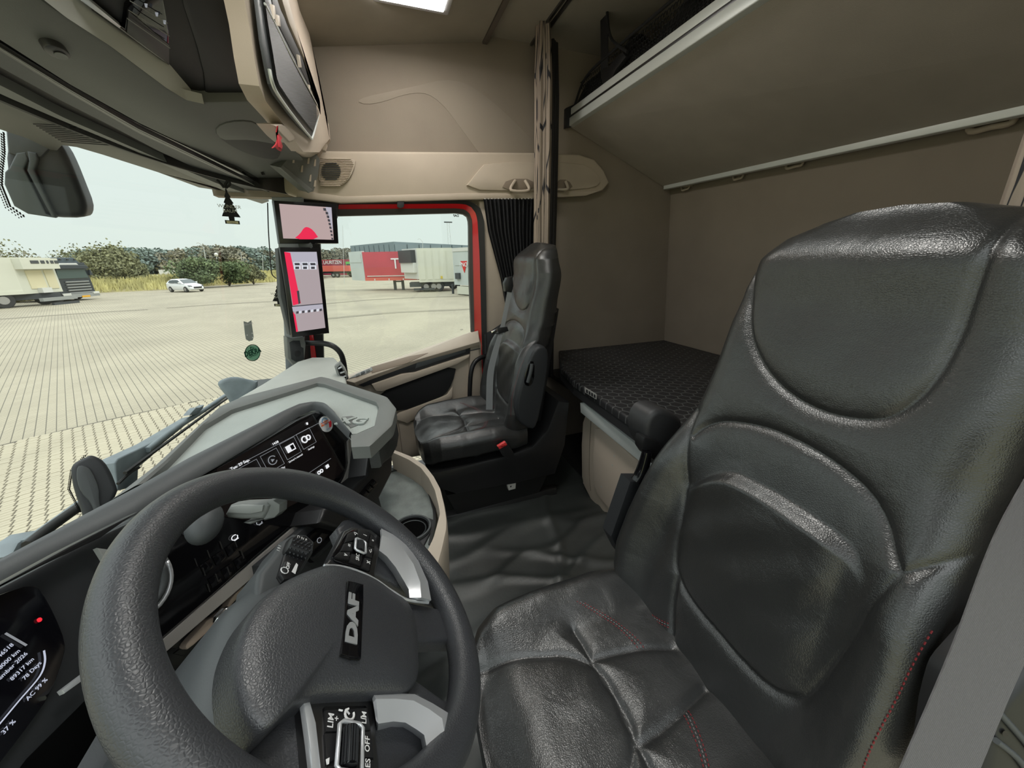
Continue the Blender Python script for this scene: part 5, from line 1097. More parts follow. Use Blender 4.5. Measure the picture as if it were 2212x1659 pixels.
for k in range(14): a = 2*math.pi*k/14; y_ = frame_from(ka); obj('knurl', tube_vf([kc-ka*.010+(y_[0]*math.cos(a)+y_[1]*math.sin(a))*.0098, kc+ka*.006+(y_[0]*math.cos(a)+y_[1]*math.sin(a))*.0102], .0009, 4), DKMET, kn)
# round vent left of the gloss panel
RV = (FA+FN*.02, FN)
rvc = at(283, 1262, RV); xr_, yr2, zr_ = frame_from(RV[1])
rv = obj('round_vent', tube_vf([rvc+fd_*.050*math.cos(a)+FUP*.058*math.sin(a) for a in np.linspace(0, 6.283, 40)], .004, 8), SATIN, db, smooth=True)
obj('vent_body', prism([rvc-FN*.006+fd_*.047*math.cos(a)+FUP*.054*math.sin(a) for a in np.linspace(0, 6.283, 32, endpoint=False)], -FN*.01), GREYL, rv)
obj('vent_ring', tube_vf([rvc+FN*.004+fd_*.04*math.cos(a)+FUP*.046*math.sin(a) for a in np.linspace(0, 6.283, 32)], .006, 8), SLATE, rv, smooth=True)
# ---- instrument cluster at the far left
CQ0 = at(60, 1430, ('y', .40)); CLN = norm([-.15, -.93, .32]); CLP = (CQ0, CLN); cR = norm(np.cross([0, 0, 1], CLN)*-1); 
if cR[0] < 0: cR = -cR
cU = norm(np.cross(CLN, cR)); cU = cU if cU[2] > 0 else -cU
cl = thing('instrument_cluster', 'dark driver display with mileage and date at the bottom left', 'display', CQ0)
slab('housing', [(-200, 1380), (0, 1270), (80, 1228), (190, 1170), (330, 1105), (345, 1240), (330, 1420), (200, 1500), (60, 1640), (-60, 1800), (-400, 1800)], (CQ0-CLN*.012, CLN), .04, SLATE2, cl, .003)
slab('hood_underside', [(-200, 1345), (0, 1262), (150, 1180), (300, 1104), (220, 1160), (90, 1222), (-100, 1320)], (CQ0+CLN*.02, CLN), .02, BLACKP, cl, .002)
gl = slab('gloss_display', chaikin([at(*p, CLP) for p in ((-100, 1330), (0, 1283), (70, 1262), (90, 1275), (120, 1330), (142, 1385), (140, 1415), (110, 1500), (60, 1570), (-40, 1700), (-300, 1800), (-400, 1400))], 1), CLP, .008, mat('cluster_glass', (.004, .004, .006), .1), cl, .001)
def ct(s, px, py, size, m=LITW, al='RIGHT', bold=0): return text('lettering', s, at(px, py, (CQ0+CLN*.0015, CLN)), cR, cU, size, m, gl, .0002, al, bold)
LITB = mat('lit_blue_white', (.02, .02, .02), .5, emit=(.65, .7, .85), es=.75)
s0 = np.linalg.norm(at(0, 1410, CLP)-at(28, 1388, CLP))
for s, x0, y0 in (('446518', 28, 1391), ('598000 km', 42, 1404), ('December 2026', 58, 1410), ('89317 km', 72, 1422), ('78 Days', 88, 1430)): ct(s, x0, y0, .0055, LITB)
for s, x0, y0 in (('AC 99 %', 101, 1466), ('37 %', 32, 1556)): ct(s, x0, y0, .0058, LITB)
lit = thing_ = slab('warning_lamp', [(80, 1338), (86, 1333), (92, 1336), (90, 1342), (84, 1344)], CLP, .001, LITR, gl, 0, off=.0015, rnd=1)
obj('gauge_line', tube_vf(smooth_path([at(*p, (CQ0+CLN*.002, CLN)) for p in ((-10, 1575), (40, 1515), (85, 1462), (97, 1430), (95, 1405))], 5), .0009, 4), LITB, gl)
obj('gauge_line', tube_vf([at(*p, (CQ0+CLN*.002, CLN)) for p in ((12, 1368), (57, 1394))], .0012, 4), LITD, gl)
slab('trim_blade', [(134, 1490), (190, 1448), (193, 1460), (140, 1498)], (CQ0+CLN*.01, CLN), .006, SATIN, cl, .001)
slab('vent_fin', [(210, 1183), (245, 1188), (240, 1200), (228, 1212)], (CQ0+CLN*.01, CLN), .006, GREYL, cl, .001)
obj('knee_panel', prism([(-1.0, .36, .60), (-.45, .36, .60), (-.42, .30, .30), (-1.0, .30, .30)], (0, .05, 0), .01), SLATE2, db)
obj('knee_panel', prism([(-.42, .40, .44), (-.1, .32, .44), (-.1, .30, .15), (-.42, .38, .15)], (0, .05, 0), .01), BLACKP, db)
# ================================================================ centre console with tray and cup holder
cn = thing('centre_console', 'rounded beige console with textured tray right of the dashboard', 'console', (0, 0, 0))
rim_px = [(845, 970), (859, 975), (890, 987), (919, 1006), (938, 1030), (952, 1056), (961, 1092), (966, 1124), (966, 1146), (957, 1190), (948, 1225), (938, 1255), (930, 1270)]
in_px = [(845, 978), (857, 983), (883, 995), (908, 1012), (925, 1034), (938, 1060), (946, 1092), (949, 1110), (944, 1128), (935, 1160), (920, 1190), (905, 1220), (895, 1240)]
RZ = .53
A = resample(pts3(rim_px, ('z', RZ)), 70); Bq = resample(pts3(in_px, ('z', RZ)), 70)
low = A*[.93, 1, 0]+np.array([.02, .03, .0]); cen = A.mean(axis=0)
inn = Bq.copy(); inn[:, 2] = .455
loft('surround', [np.c_[A[:, :2]+(cen[:2]-A[:, :2])*.22, np.full(70, .25)], np.c_[A[:, :2]+(cen[:2]-A[:, :2])*.10, np.full(70, .38)], A-(0, 0, .05), A-(0, 0, .006), A*.9+Bq*.1+(0, 0, .002), A*.1+Bq*.9+(0, 0, .002), Bq-(0, 0, .006), inn], BEIGE, cn, angle=60)
TZ = ('z', .46)
tray_px = [(835, 1015), (857, 1010), (880, 1013), (908, 1028), (924, 1048), (933, 1070), (941, 1100), (942, 1126), (930, 1180), (900, 1260), (800, 1300), (760, 1250), (790, 1150)]
slab('tray', tray_px, TZ, .02, mat('tray_textured', (.22, .245, .235), .45, bump=('dots', 300, .7, .0015), vary=.2, vscale=30), cn, .002)
loft('tray_border', [resample(pts3(tray_px[:9], ('z', .462)), 60), resample(pts3([(835, 1021), (856, 1017), (878, 1020), (903, 1034), (918, 1052), (927, 1073), (935, 1101), (936, 1124), (925, 1176)], ('z', .463)), 60)], RUBBER, cn, thick=.003)
slab('holder_plate', [(845, 1155), (852, 1140), (868, 1120), (890, 1110), (915, 1114), (940, 1123), (938, 1134), (905, 1198), (890, 1225), (840, 1235), (830, 1190)], ('z', .466), .02, SLATE2, cn, .003)
def cup(c, rx, z0=.468):
    o = at(*c, ('z', z0)); R = rx
    rows = [[(o[0]+R*k*math.cos(a), o[1]+R*k*math.sin(a), z) for a in np.linspace(0, 2*math.pi, 40, endpoint=False)] for k, z in ((1.14, z0), (1.12, z0+.006), (1.02, z0+.006), (1.0, z0), (.96, z0+.0005))]
    h = loft('cup_holder', rows, SLATE, cn, closed_u=True, angle=50)
    obj('well', prism([(o[0]+R*.97*math.cos(a), o[1]+R*.97*math.sin(a), z0+.001) for a in np.linspace(0, 2*math.pi, 40, endpoint=False)], (0, 0, -.0005)), mat('cup_well_black', (.004, .004, .004), .9, spec=0), h)
    obj('inner_step', tube_vf([(o[0]+R*.8*math.cos(a)-.006, o[1]+R*.8*math.sin(a), z0+.0015) for a in np.linspace(0, 6.283, 32)], .0015, 4), SLATE, h)
cup((889, 1142), .048); cup((878, 1212), .032)
obj('console_front', prism([(.42, .04, 0), (.42, .3, 0), (-.3, .3, 0), (-.3, .10, 0)], (0, 0, .44)), BLACKP, cn)
# ================================================================ steering wheel
WC = np.array([-.580, .097, .762]); TH = .7754
WN = np.array([0, -math.sin(TH), math.cos(TH)]); W1 = np.array([1., 0, 0]); W2 = np.array([0, math.cos(TH), math.sin(TH)])
wp = lambda a, b, h=0.0: WC+W1*a+W2*b+WN*h
def wpl(h=0.0): return (WC+WN*h, WN)
sw_ = thing('steering_wheel', 'large dark grained steering wheel with silver spokes', 'steering wheel', WC)
ang_ = np.linspace(0, 2*math.pi, 160, endpoint=False)
rt_ = []
for a in ang_:
    k = 0
    for c0_ in (math.radians(22), math.radians(-42+0)): pass
    rt_.append(.0215+.0025*math.exp(-((math.degrees(a)-20)/16)**2))
obj('rim', tube_vf([wp(.2125*math.cos(a), .2125*math.sin(a)) for a in ang_], rt_, 26, closed=True, flat=1.05, x0=WN), RIMMAT, sw_, smooth=True)
def wslab(name, px, h, t, m, par=None, bev=.003, rnd=0, seg=3, ext=None): return slab(name, px, wpl(h), t, m, par or sw_, bev, rnd, angle=40, seg=seg)
# hub (airbag cover), domed
hubpx = [(503, 1440), (512, 1380), (545, 1310), (600, 1262), (660, 1234), (708, 1219), (760, 1232), (810, 1252), (850, 1283), (880, 1300), (900, 1340), (903, 1400), (905, 1470), (880, 1500), (800, 1503), (690, 1505), (640, 1518), (600, 1560), (566, 1592), (535, 1560), (512, 1510)]
hp = chaikin([at(*p, wpl(.008)) for p in hubpx], 2); hp = np.array(hp); hc = hp.mean(axis=0)
rows = []
for k, dh in ((1.0, -.03), (1.0, -.004), (.985, .002), (.95, .006), (.8, .0105), (.6, .014), (.4, .0165), (.2, .018), (.001, .0185)): rows.append(hc+(hp-hc)*k+WN*dh)
loft('hub_cover', rows, HUBMAT, sw_, closed_u=True, angle=60)
# rear carrier and spokes, grained
wslab('carrier', [(560, 1595), (640, 1512), (700, 1505), (900, 1500), (965, 1560), (1000, 1600), (1000, 1750), (620, 1800), (500, 1700), (540, 1620)], -.012, .03, HUBMAT, None, .01, 0)
wslab('right_spoke', [(870, 1296), (946, 1312), (975, 1330), (990, 1384), (940, 1384), (884, 1387), (870, 1390)], -.004, .022, HUBMAT, None, .006)
wslab('right_spoke', [(880, 1440), (894, 1462), (960, 1509), (1000, 1509), (1000, 1570), (965, 1562), (905, 1505), (870, 1500)], -.004, .022, HUBMAT, None, .006)
wslab('lower_spoke', [(728, 1140), (745, 1120), (790, 1110), (850, 1130), (900, 1180), (940, 1245), (960, 1310), (925, 1300), (820, 1240), (700, 1222), (716, 1198), (736, 1160)], -.014, .02, HUBMAT, None, .008)
# silver trims: passenger-side pair (top of picture)
SILV = SATIN
wslab('silver_trim', [(700, 1222), (712, 1208), (742, 1146), (760, 1137), (800, 1143), (822, 1160), (825, 1166), (818, 1200), (811, 1240), (812, 1250), (770, 1232), (735, 1222)], .004, .012, DKMET, None, .003)
tr_ = loft('silver_handle', [pts3([(821, 1146), (845, 1158), (875, 1180), (900, 1215), (920, 1260), (927, 1300)], wpl(.006)), pts3([(822, 1160), (842, 1168), (868, 1190), (890, 1222), (905, 1262), (907, 1296)], wpl(.012)), pts3([(820, 1186), (838, 1200), (858, 1225), (876, 1255), (888, 1275), (890, 1294)], wpl(.004)), pts3([(820, 1198), (835, 1212), (852, 1235), (868, 1262), (880, 1280), (885, 1294)], wpl(-.012))], SILV, sw_, angle=30, thick=.004)
tube('silver_line', [at(*p, wpl(.006)) for p in ((700, 1222), (735, 1224), (772, 1234), (810, 1252), (845, 1276), (880, 1296), (925, 1302))], .0022, SILV, sw_, 8, 6)
# button blocks
def buttons(block, cells, h, marks):
    b = wslab('button_block', block, h, .008, BLACKG, None, .003, 1)
    for k, q in enumerate(cells): slab('button', q, wpl(h+.0035), .004, BLACKP, b, .0012)
    for s, x, y, sz in marks: text('lettering', s, at(x, y, wpl(h+.0042)), W1, W2, sz, WHITE, b, .0001, bold=.0002)
    return b
def roller(block, c, L, W, h, par):
    P0 = at(*c, wpl(h)); q = [P0+W1*a*L+W2*b*W for a, b in ((-1, -1), (1, -1), (1, 1), (-1, 1))]
    q = [P0+W1*a*L+W2*b*W for a, b in ((-1, -.7), (-1, .7), (-.85, 1), (.85, 1), (1, .7), (1, -.7), (.85, -1), (-.85, -1))]
    obj('roller_frame', tube_vf(q, .0020, 6, closed=True), SATIN, par, smooth=True)
    V = []; Fc = []
    n = 14
    o = obj('roller', tube_vf([P0-W1*L*.85-WN*.002, P0-W1*L*.8-WN*.002, P0+W1*L*.8-WN*.002, P0+W1*L*.85-WN*.002], [W*.3, W*.58, W*.58, W*.3], 20), BLACKG, par, angle=30)
    for k in range(9): a = math.pi*(k+.5)/9; e0 = W2*math.cos(a)+WN*math.sin(a); obj('ridge', tube_vf([P0-WN*.002-W1*L*.75+e0*W*.58, P0-WN*.002+W1*L*.75+e0*W*.58], .0009, 4), SLATE2, o)
ub_ = buttons('u', [], .008, []) if False else None
BW = [(717, 1202), (748, 1150), (762, 1142), (797, 1148), (813, 1160), (808, 1195), (800, 1232), (760, 1222), (725, 1210)]
cellsU = [[(752, 1152), (772, 1143), (768, 1165), (745, 1172)], [(774, 1143), (800, 1151), (796, 1169), (770, 1164)], [(801, 1153), (812, 1162), (809, 1182), (798, 1178)], [(743, 1174), (762, 1170), (762, 1190), (736, 1190)], [(797, 1180), (808, 1184), (804, 1204), (790, 1200)], [(733, 1192), (757, 1192), (754, 1208), (722, 1203)], [(760, 1196), (784, 1198), (780, 1220), (756, 1212)], [(788, 1204), (803, 1207), (799, 1230), (783, 1224)]]
b1_ = buttons('upper', cellsU, .008, [('«', 768, 1151, .009), ('▣', 788, 1155, .009), ('°', 805, 1166, .009), ('<', 756, 1176, .008), ('↩', 801, 1190, .010), ('✓', 749, 1196, .009), ('SRC', 773, 1202, .0085), ('x', 796, 1214, .010)]) if False else None
def blk(BWpx, cells, marks, h=.008):
    b = slab('button_block', BWpx, wpl(h), .008, BLACKG, sw_, .002, 0)
    for q in cells: slab('button', q, wpl(h+.003), .004, BLACKP, b, .001)
    for s, x, y, sz, rot in marks: text('lettering', s, at(x, y, wpl(h+.0036)), W1, W2, sz, WHITE, b, .0001, bold=.0001)
    return b
b1_ = blk(BW, cellsU, [('<)', 768, 1153, .008, 0), ('i', 789, 1156, .010, 0), ('o', 805, 1167, .007, 0), ('=', 755, 1178, .010, 0), ('<-', 801, 1190, .010, 0), ('v', 746, 1198, .011, 0), ('SRC', 773, 1203, .008, 0), ('x', 795, 1214, .012, 0)])
roller(b1_, (779, 1179), .013, .009, .0155, b1_)
# driver-side pair (bottom of picture)
wslab('silver_trim', [(653, 1516), (690, 1511), (800, 1510), (806, 1515), (812, 1560), (826, 1700), (840, 1800), (690, 1800), (672, 1700)], .0, .014, DKMET, None, .003)
slab('silver_edge', [(656, 1517), (671, 1514), (684, 1560), (700, 1700), (680, 1700), (668, 1600)], wpl(.004), .006, SILV, sw_, .002)
loft('silver_handle', [pts3([(804, 1510), (850, 1507), (892, 1508), (930, 1527), (962, 1546), (974, 1600), (976, 1660), (970, 1760)], wpl(.004)), pts3([(806, 1518), (850, 1517), (888, 1520), (922, 1538), (950, 1558), (958, 1605), (958, 1660), (952, 1760)], wpl(.010)), pts3([(812, 1556), (845, 1550), (874, 1551), (900, 1566), (922, 1582), (928, 1615), (928, 1660), (922, 1760)], wpl(.004)), pts3([(814, 1570), (845, 1562), (872, 1563), (893, 1575), (914, 1592), (919, 1620), (919, 1660), (914, 1760)], wpl(-.014))], SILV, sw_, angle=30, thick=.004)
BL = [(692, 1530), (700, 1521), (790, 1520), (798, 1530), (806, 1590), (815, 1700), (815, 1760), (712, 1760), (700, 1640)]
cellsL = [[(703, 1533), (795, 1528), (801, 1577), (704, 1580)], [(702, 1583), (730, 1582), (735, 1635), (706, 1650)], [(784, 1580), (802, 1579), (808, 1636), (788, 1636)], [(708, 1655), (808, 1640), (816, 1740), (712, 1740)]]
b2_ = blk(BL, cellsL, [('LIM', 715, 1556, .0085, 0), ('+', 728, 1552, .008, 0), ('LIM', 787, 1550, .0075, 0), ('-', 779, 1549, .008, 0), ('OFF', 794, 1607, .0075, 0), ('RES', 795, 1655, .0075, 0)], .0)
P0 = at(755, 1543, wpl(.005)); obj('pictogram', tube_vf([P0+W1*.005*math.cos(a)+W2*.005*math.sin(a) for a in np.linspace(.3, 5.2, 12)], .0012, 5), WHITE, b2_); obj('pictogram', tube_vf([P0, P0+W1*.004+W2*.005], .0008, 4), WHITE, b2_); obj('pictogram', tube_vf([P0+W1*.002+W2*.012, P0+W1*.002+W2*.008], .001, 4), WHITE, b2_)
slab('worn_patch', chaikin([at(*p, wpl(.0038)) for p in ((733, 1650), (745, 1640), (752, 1655), (745, 1672), (730, 1668))], 1), wpl(.0038), .0004, WHITE, b2_, 0); slab('worn_patch', [(704, 1640), (712, 1636), (711, 1650), (706, 1652)], wpl(.0038), .0004, WHITE, b2_, 0)
roller(b2_, (757, 1611), .019, .0125, .010, b2_)
# emblem plate
em = slab('emblem_plate', [(752, 1254), (766, 1256), (786, 1262), (786, 1300), (781, 1421), (761, 1420), (738, 1412), (741, 1380)], wpl(.028), .004, BLACKG, sw_, .0015)
SILP = mat('emblem_silver', (.42, .43, .44), .4, metal=.4)
e0_ = at(763, 1334, wpl(.0288)); text('lettering', 'DAF', e0_, W1, W2, .0185, SILP, em, .0006, bold=.0010, sx=1.9)
e1_ = None
# column shroud and stalks
cc_ = WC-WN*.03+W1*-.03+W2*-.008; cdir = norm(-WN+np.array([0, .12, -.05]))
rows = []
for s, k in ((0, .55), (.004, .72), (.03, .95), (.06, 1.0), (.14, .95), (.26, .85)):
    c = cc_+cdir*s; rows.append([c+W1*.115*k*abs(math.cos(a))**.8*np.sign(math.cos(a))+W2*.108*k*abs(math.sin(a))**.8*np.sign(math.sin(a)) for a in np.linspace(0, 2*math.pi, 48, endpoint=False)])
co = thing('column_shroud', 'smooth grey shroud of the steering column behind the wheel', 'steering column', cc_+cdir*.26)
loft('shroud', rows, mat('shroud_grey', (.06, .066, .07), .45, bump=('noise', 600, .2, .0005)), co, closed_u=True, angle=60, caps=True)
tube('shroud_ridge', [cc_+cdir*s+W1*-.10*k+W2*.04*k for s, k in ((.0, .75), (.05, .92), (.12, .9), (.2, .85))], .012, SLATE, co, 12, 4)
# left stalk (wiper lever) far side
SP = ((-.42, .25, .80), norm(-fw))
s1 = thing('wiper_stalk', 'grey lever with round hub behind the top of the wheel', 'stalk', at(440, 1135, SP))
bm = bmesh.new(); bmesh.ops.create_uvsphere(bm, u_segments=28, v_segments=18, radius=.027); bmesh.ops.scale(bm, vec=(1.25, .85, .85), verts=bm.verts)
bmesh.ops.transform(bm, matrix=Matrix.Translation(at(442, 1130, ((-.42, .26, .8), norm(-fw)))) @ Matrix.Rotation(R_(-20), 4, 'Y'), verts=bm.verts); obj('hub', bm, SLATE, s1, smooth=True)
slab('lever', [(484, 1112), (495, 1092), (520, 1088), (576, 1086), (582, 1092), (576, 1108), (568, 1122), (520, 1123), (490, 1120)], ((-.40, .23, .80), norm(-fw)), .02, GREYP, s1, .006, seg=4)
slab('lever_face', [(498, 1094), (520, 1091), (568, 1092), (566, 1105), (540, 1110), (490, 1108)], ((-.40, .23, .80), norm(-fw)), .003, GREYL, s1, .001, off=.003)
slab('lever_tip', [(574, 1084), (590, 1081), (604, 1090), (603, 1108), (592, 1119), (540, 1133), (524, 1130), (568, 1122), (577, 1106), (583, 1092)], ((-.40, .22, .80), norm(-fw)), .02, GREYP, s1, .005)
slab('chrome_band', [(389, 1143), (397, 1135), (407, 1148), (402, 1160), (393, 1156)], ((-.42, .24, .8), norm(-fw)), .01, CHROME, s1, .002); slab('band_slot', [(395, 1144), (398, 1142), (402, 1152), (399, 1154)], ((-.42, .24, .8), norm(-fw)), .004, BLACKG, s1, 0, off=.001)
# right stalk: drive selector with knurled wheel
s2_ = thing('gear_selector', 'dark selector stalk with knurled wheel and OFF mark behind the wheel', 'stalk', at(600, 1250, wpl(-.05)))
SQ = ((WC-WN*.05), norm(WN+np.array([-.2, -.1, .1])))
slab('body', [(556, 1262), (560, 1235), (592, 1196), (610, 1166), (636, 1150), (664, 1152), (682, 1168), (680, 1190), (650, 1240), (620, 1270), (585, 1285), (556, 1290)], SQ, .05, SLATE, s2_, .008, seg=4)
slab('dark_top', [(600, 1245), (612, 1205), (622, 1172), (640, 1155), (662, 1156), (676, 1170), (672, 1192), (648, 1232), (622, 1258), (608, 1258)], SQ, .006, BLACKP, s2_, .003, off=.004)
ka = norm(at(665, 1180, SQ)-at(625, 1165, SQ)); kb = norm(np.cross(SQ[1], ka)); kc = at(640, 1187, (SQ[0]+SQ[1]*.004, SQ[1]))
kw = obj('knurled_wheel', tube_vf([kc-ka*.016, kc-ka*.014, kc+ka*.014, kc+ka*.016], [.009, .013, .013, .009], 22), BLACKP, s2_, angle=30)
for k in range(16):
    a = 2*math.pi*k/16; e0 = kb*math.cos(a)+SQ[1]*math.sin(a)
    for j in range(5): q = kc-ka*(.0115-.0058*j-(.0029 if k % 2 else 0)); obj('knurl', tube_vf([q+e0*.0127-ka*.0018, q+e0*.0140, q+e0*.0127+ka*.0018], [.0006, .0018, .0006], 4), SLATE2, kw)
text('lettering', 'D N R', at(653, 1163, (SQ[0]+SQ[1]*.0055, SQ[1])), ka, -kb if np.dot(kb, W2) < 0 else kb, .006, WHITE, s2_, .0001)
slab('end_knob', [(606, 1240), (616, 1212), (628, 1207), (647, 1214), (648, 1226), (630, 1250), (614, 1252)], SQ, .008, BLACKP, s2_, .003, off=.009)
text('lettering', 'OFF', at(623, 1222, (SQ[0]+SQ[1]*.0105, SQ[1])), W1, W2, .0065, WHITE, s2_, .0001, bold=.0002)
slab('volume_mark', [(630, 1235), (640, 1216), (644, 1220), (638, 1240)], (SQ[0]+SQ[1]*.0105, SQ[1]), .0004, WHITE, s2_, 0)
P0 = at(615, 1232, (SQ[0]+SQ[1]*.0105, SQ[1])); obj('pictogram', tube_vf([P0+W1*.005*math.cos(a)+W2*.005*math.sin(a) for a in np.linspace(0, 6.2, 12)], .0008, 4), WHITE, s2_)
text('lettering', '1 0 1', at(603, 1184, (SQ[0]+SQ[1]*.001, SQ[1])), W1, W2, .006, WHITE, s2_, .0001)
# ================================================================ overhead console
CO = ((0, .22, 1.57), norm([0, -.08, -.24]))
oc = thing('overhead_console', 'dark grey overhead console above the windscreen with recesses and buttons', 'console', (.1, .35, 1.57))
OCM = mat('console_grey', (.15, .157, .147), .6, bump=('noise', 500, .35, .0008), vary=.06)
OCD = mat('console_dark', (.014, .014, .016), .6, bump=('noise', 500, .2, .0006))
# underside, open at the radio bay; shelf recess shade painted as a dark slab
slab('underside', [(-120, 20), (0, 90), (150, 185), (300, 268), (420, 325), (520, 373), (600, 418), (640, 420), (686, 414), (690, 400), (646, 332), (592, 262), (540, 220), (444, 222), (402, 216), (358, 189), (236, 98), (142, 37), (89, 0), (0, -60)], CO, .03, OCM, oc, .006)
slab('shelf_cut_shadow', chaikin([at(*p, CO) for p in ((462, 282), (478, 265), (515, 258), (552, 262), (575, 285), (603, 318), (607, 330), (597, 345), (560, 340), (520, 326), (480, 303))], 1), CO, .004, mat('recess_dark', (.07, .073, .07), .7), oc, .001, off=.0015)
slab('shelf_cut_floor', chaikin([at(*p, CO) for p in ((463, 281), (478, 266), (515, 259), (552, 263), (574, 285), (596, 310), (575, 306), (540, 300), (505, 300), (478, 300))], 1), CO, .002, OCM, oc, .001, off=.003)
# lip of the radio bay
LP_A = [(70, -20), (142, 37), (236, 98), (358, 189), (402, 216), (441, 225)]; LP_B = [(150, -15), (209, 30), (263, 71), (368, 145), (415, 200), (445, 219)]
CO2 = (np.array(CO[0])+np.array(CO[1])*.01, CO[1])
A = resample(pts3(LP_A, CO2), 50); B = resample(pts3(LP_B, (np.array(CO[0])-np.array(CO[1])*.02, CO[1])), 50)
loft('bay_lip', [A+np.array([0, 0, .02]), A, A*.7+B*.3-np.array([0, 0, .002]), B, B+np.array([0, 0, .03])], mat('lip_grey', (.6, .61, .58), .5), oc, angle=50)
# radio bay face
RP = (np.array(CO[0])-np.array(CO[1])*.02, CO[1])
slab('bay_back', [(120, -40), (209, 30), (300, 98), (368, 145), (415, 200), (446, 222), (460, 215), (445, 160), (425, 90), (400, -40)], RP, .03, OCD, oc, .004, off=-.004)
slab('bay_side', [(446, 222), (540, 222), (560, 215), (540, 160), (520, 90), (500, 0), (495, -40), (385, -40), (398, 20), (425, 100), (440, 160)], RP, .03, OCD, oc, .006)
rad = thing('radio_unit', 'black radio and switch unit in the overhead bay at the top left', 'radio', at(320, 80, RP))
slab('body', [(190, 5), (270, 62), (276, 20), (300, -10), (350, -20), (366, 70), (366, 143), (262, 70), (200, 25)], RP, .02, BLACKG, rad, .002, off=.004)
slab('silver_bar', [(172, 0), (192, 0), (262, 58), (258, 62)], RP, .006, SATIN, rad, .001, off=.008)
slab('drawer', [(274, 72), (278, 24), (366, 98), (366, 140)], RP, .004, BLACKP, rad, .001, off=.006)
for q in (((278, 22), (366, 78)), ((275, 40), (367, 104)), ((281, 2), (362, 50))): obj('slot_line', tube_vf([at(*p, (RP[0]+RP[1]*.011, RP[1])) for p in q], .0008, 4), GREYL, rad)
for k, (x0, y0) in enumerate(((312, 8), (335, 27), (352, 44))): slab('pictogram', [(x0, y0), (x0+7, y0+1), (x0+6, y0+9), (x0+2, y0+8)], RP, .0006, LITD, rad, 0, off=.0115)
bm = bmesh.new()
# recess light
for c, r in (((125, 115), .022),):
    P0 = at(*c, CO2); x_, y_, z_ = frame_from(CO[1], (1, 0, 0)); rl_ = obj('reading_lamp', prism([P0+x_*r*math.cos(a)+y_*r*.55*math.sin(a) for a in np.linspace(0, 6.283, 24, endpoint=False)], -np.array(CO[1])*.012, .002), mat('lamp_recess', (.03, .03, .03), .4), oc, angle=40)
    obj('lens', prism([P0+x_*(.006+r*.5*math.cos(a))+y_*r*.3*math.sin(a)+np.array(CO[1])*.0008 for a in np.linspace(0, 6.283, 20, endpoint=False)], np.array(CO[1])*.001), GREYP, rl_)
for c in ((570, 379), (625, 410)):
    P0 = at(*c, CO2); obj('blind_clip', prism([P0+x_*a+y_*b for a, b in ((-.012, -.004), (.012, -.004), (.010, .005), (-.010, .005))], -np.array(CO[1])*.012, .001), BLACKP, oc)
# end block with buttons
EB = ((.95, .2, 1.52), norm([-.5, -.85, -.25]))
eb = slab('button_box', [(606, 362), (622, 342), (640, 328), (680, 325), (692, 345), (688, 378), (678, 414), (668, 416)], EB, .05, OCM, oc, .004); slab('box_edge', [(606, 362), (611, 357), (675, 409), (668, 417)], EB, .01, GREYP, oc, .001, off=.004)
for x0, y0, dx, dy in ((634, 338, 3, 14), (666, 342, 3, 12), (680, 345, 3, 14), (652, 358, 3, 14), (670, 378, 3, 14), (680, 390, 3, 13)): slab('button_mark', [(x0, y0), (x0+dx, y0-1), (x0+dx-1, y0+dy), (x0-2, y0+dy)], EB, .002, BEIGE, eb, 0, off=.003)
# blind rails and header bands
def band(name, up_, lo_, z, m, t=.02, zz=None):
    A = resample(pts3(up_, ('z', z)), 50); B = resample(pts3(lo_, ('z', zz or z)), 50); return strip(name, A, B, 50, m, oc, t, extdir=(0, 0, 1))
La = [(-80, 45), (0, 92), (150, 183), (300, 268), (420, 325), (520, 373), (600, 420)]; La2 = [(-80, 55), (0, 102), (150, 193), (300, 279), (420, 336), (520, 384), (600, 424)]
Lb = [(-80, 62), (0, 110), (150, 202), (300, 288), (420, 343), (520, 388), (600, 426)]
Lc = [(-80, 95), (0, 145), (135, 219), (236, 270), (338, 324), (439, 371), (554, 419)]; Ld = [(-80, 135), (0, 184), (135, 253), (253, 304), (338, 341), (466, 395), (581, 435)]; Le = [(-80, 155), (0, 203), (135, 261), (287, 324), (400, 377), (506, 421), (566, 440)]
band('blind_groove', La, La2, 1.488, BLACKG); band('blind_rail', La2, Lb, 1.482, mat('rail_grey', (.05, .05, .05), .35)); band('header_band', Lb, Lc, 1.486, SLATE); 
band('blind_channel', Lc, Ld, 1.495, mat('channel_brown_black', (.022, .019, .018), .6)); band('header_strip', Ld, Le, 1.475, GREYP)
tube('rail_highlight', pts3([(0, 104), (150, 196), (300, 282), (420, 339), (520, 386), (590, 420)], ('z', 1.478)), .0010, GREYL, oc, 5, 4)
# visor shelf above the glass, with slats
vs_ = thing('windscreen_header', 'grey header panel with fine slats along the top of the windscreen', 'header panel', (.2, .65, 1.49))
slab('panel', [(-80, 148), (0, 200), (135, 259), (287, 322), (400, 375), (506, 420), (566, 438), (560, 434), (527, 420), (429, 405), (340, 372), (283, 354), (220, 334), (165, 318), (135, 314), (120, 330), (60, 300), (0, 280), (-80, 270)], ('z', 1.482), .02, mat('header_grey', (.17, .17, .155), .6, bump=('noise', 500, .3, .0006)), vs_, .002)
for k in range(10):
    f = k/9; obj('slat', tube_vf([at(72+f*60, 268+k*4.2, ('z', 1.478)), at(185+f*90, 272+k*4.9, ('z', 1.478))], .0012, 4), SLATE2, vs_)
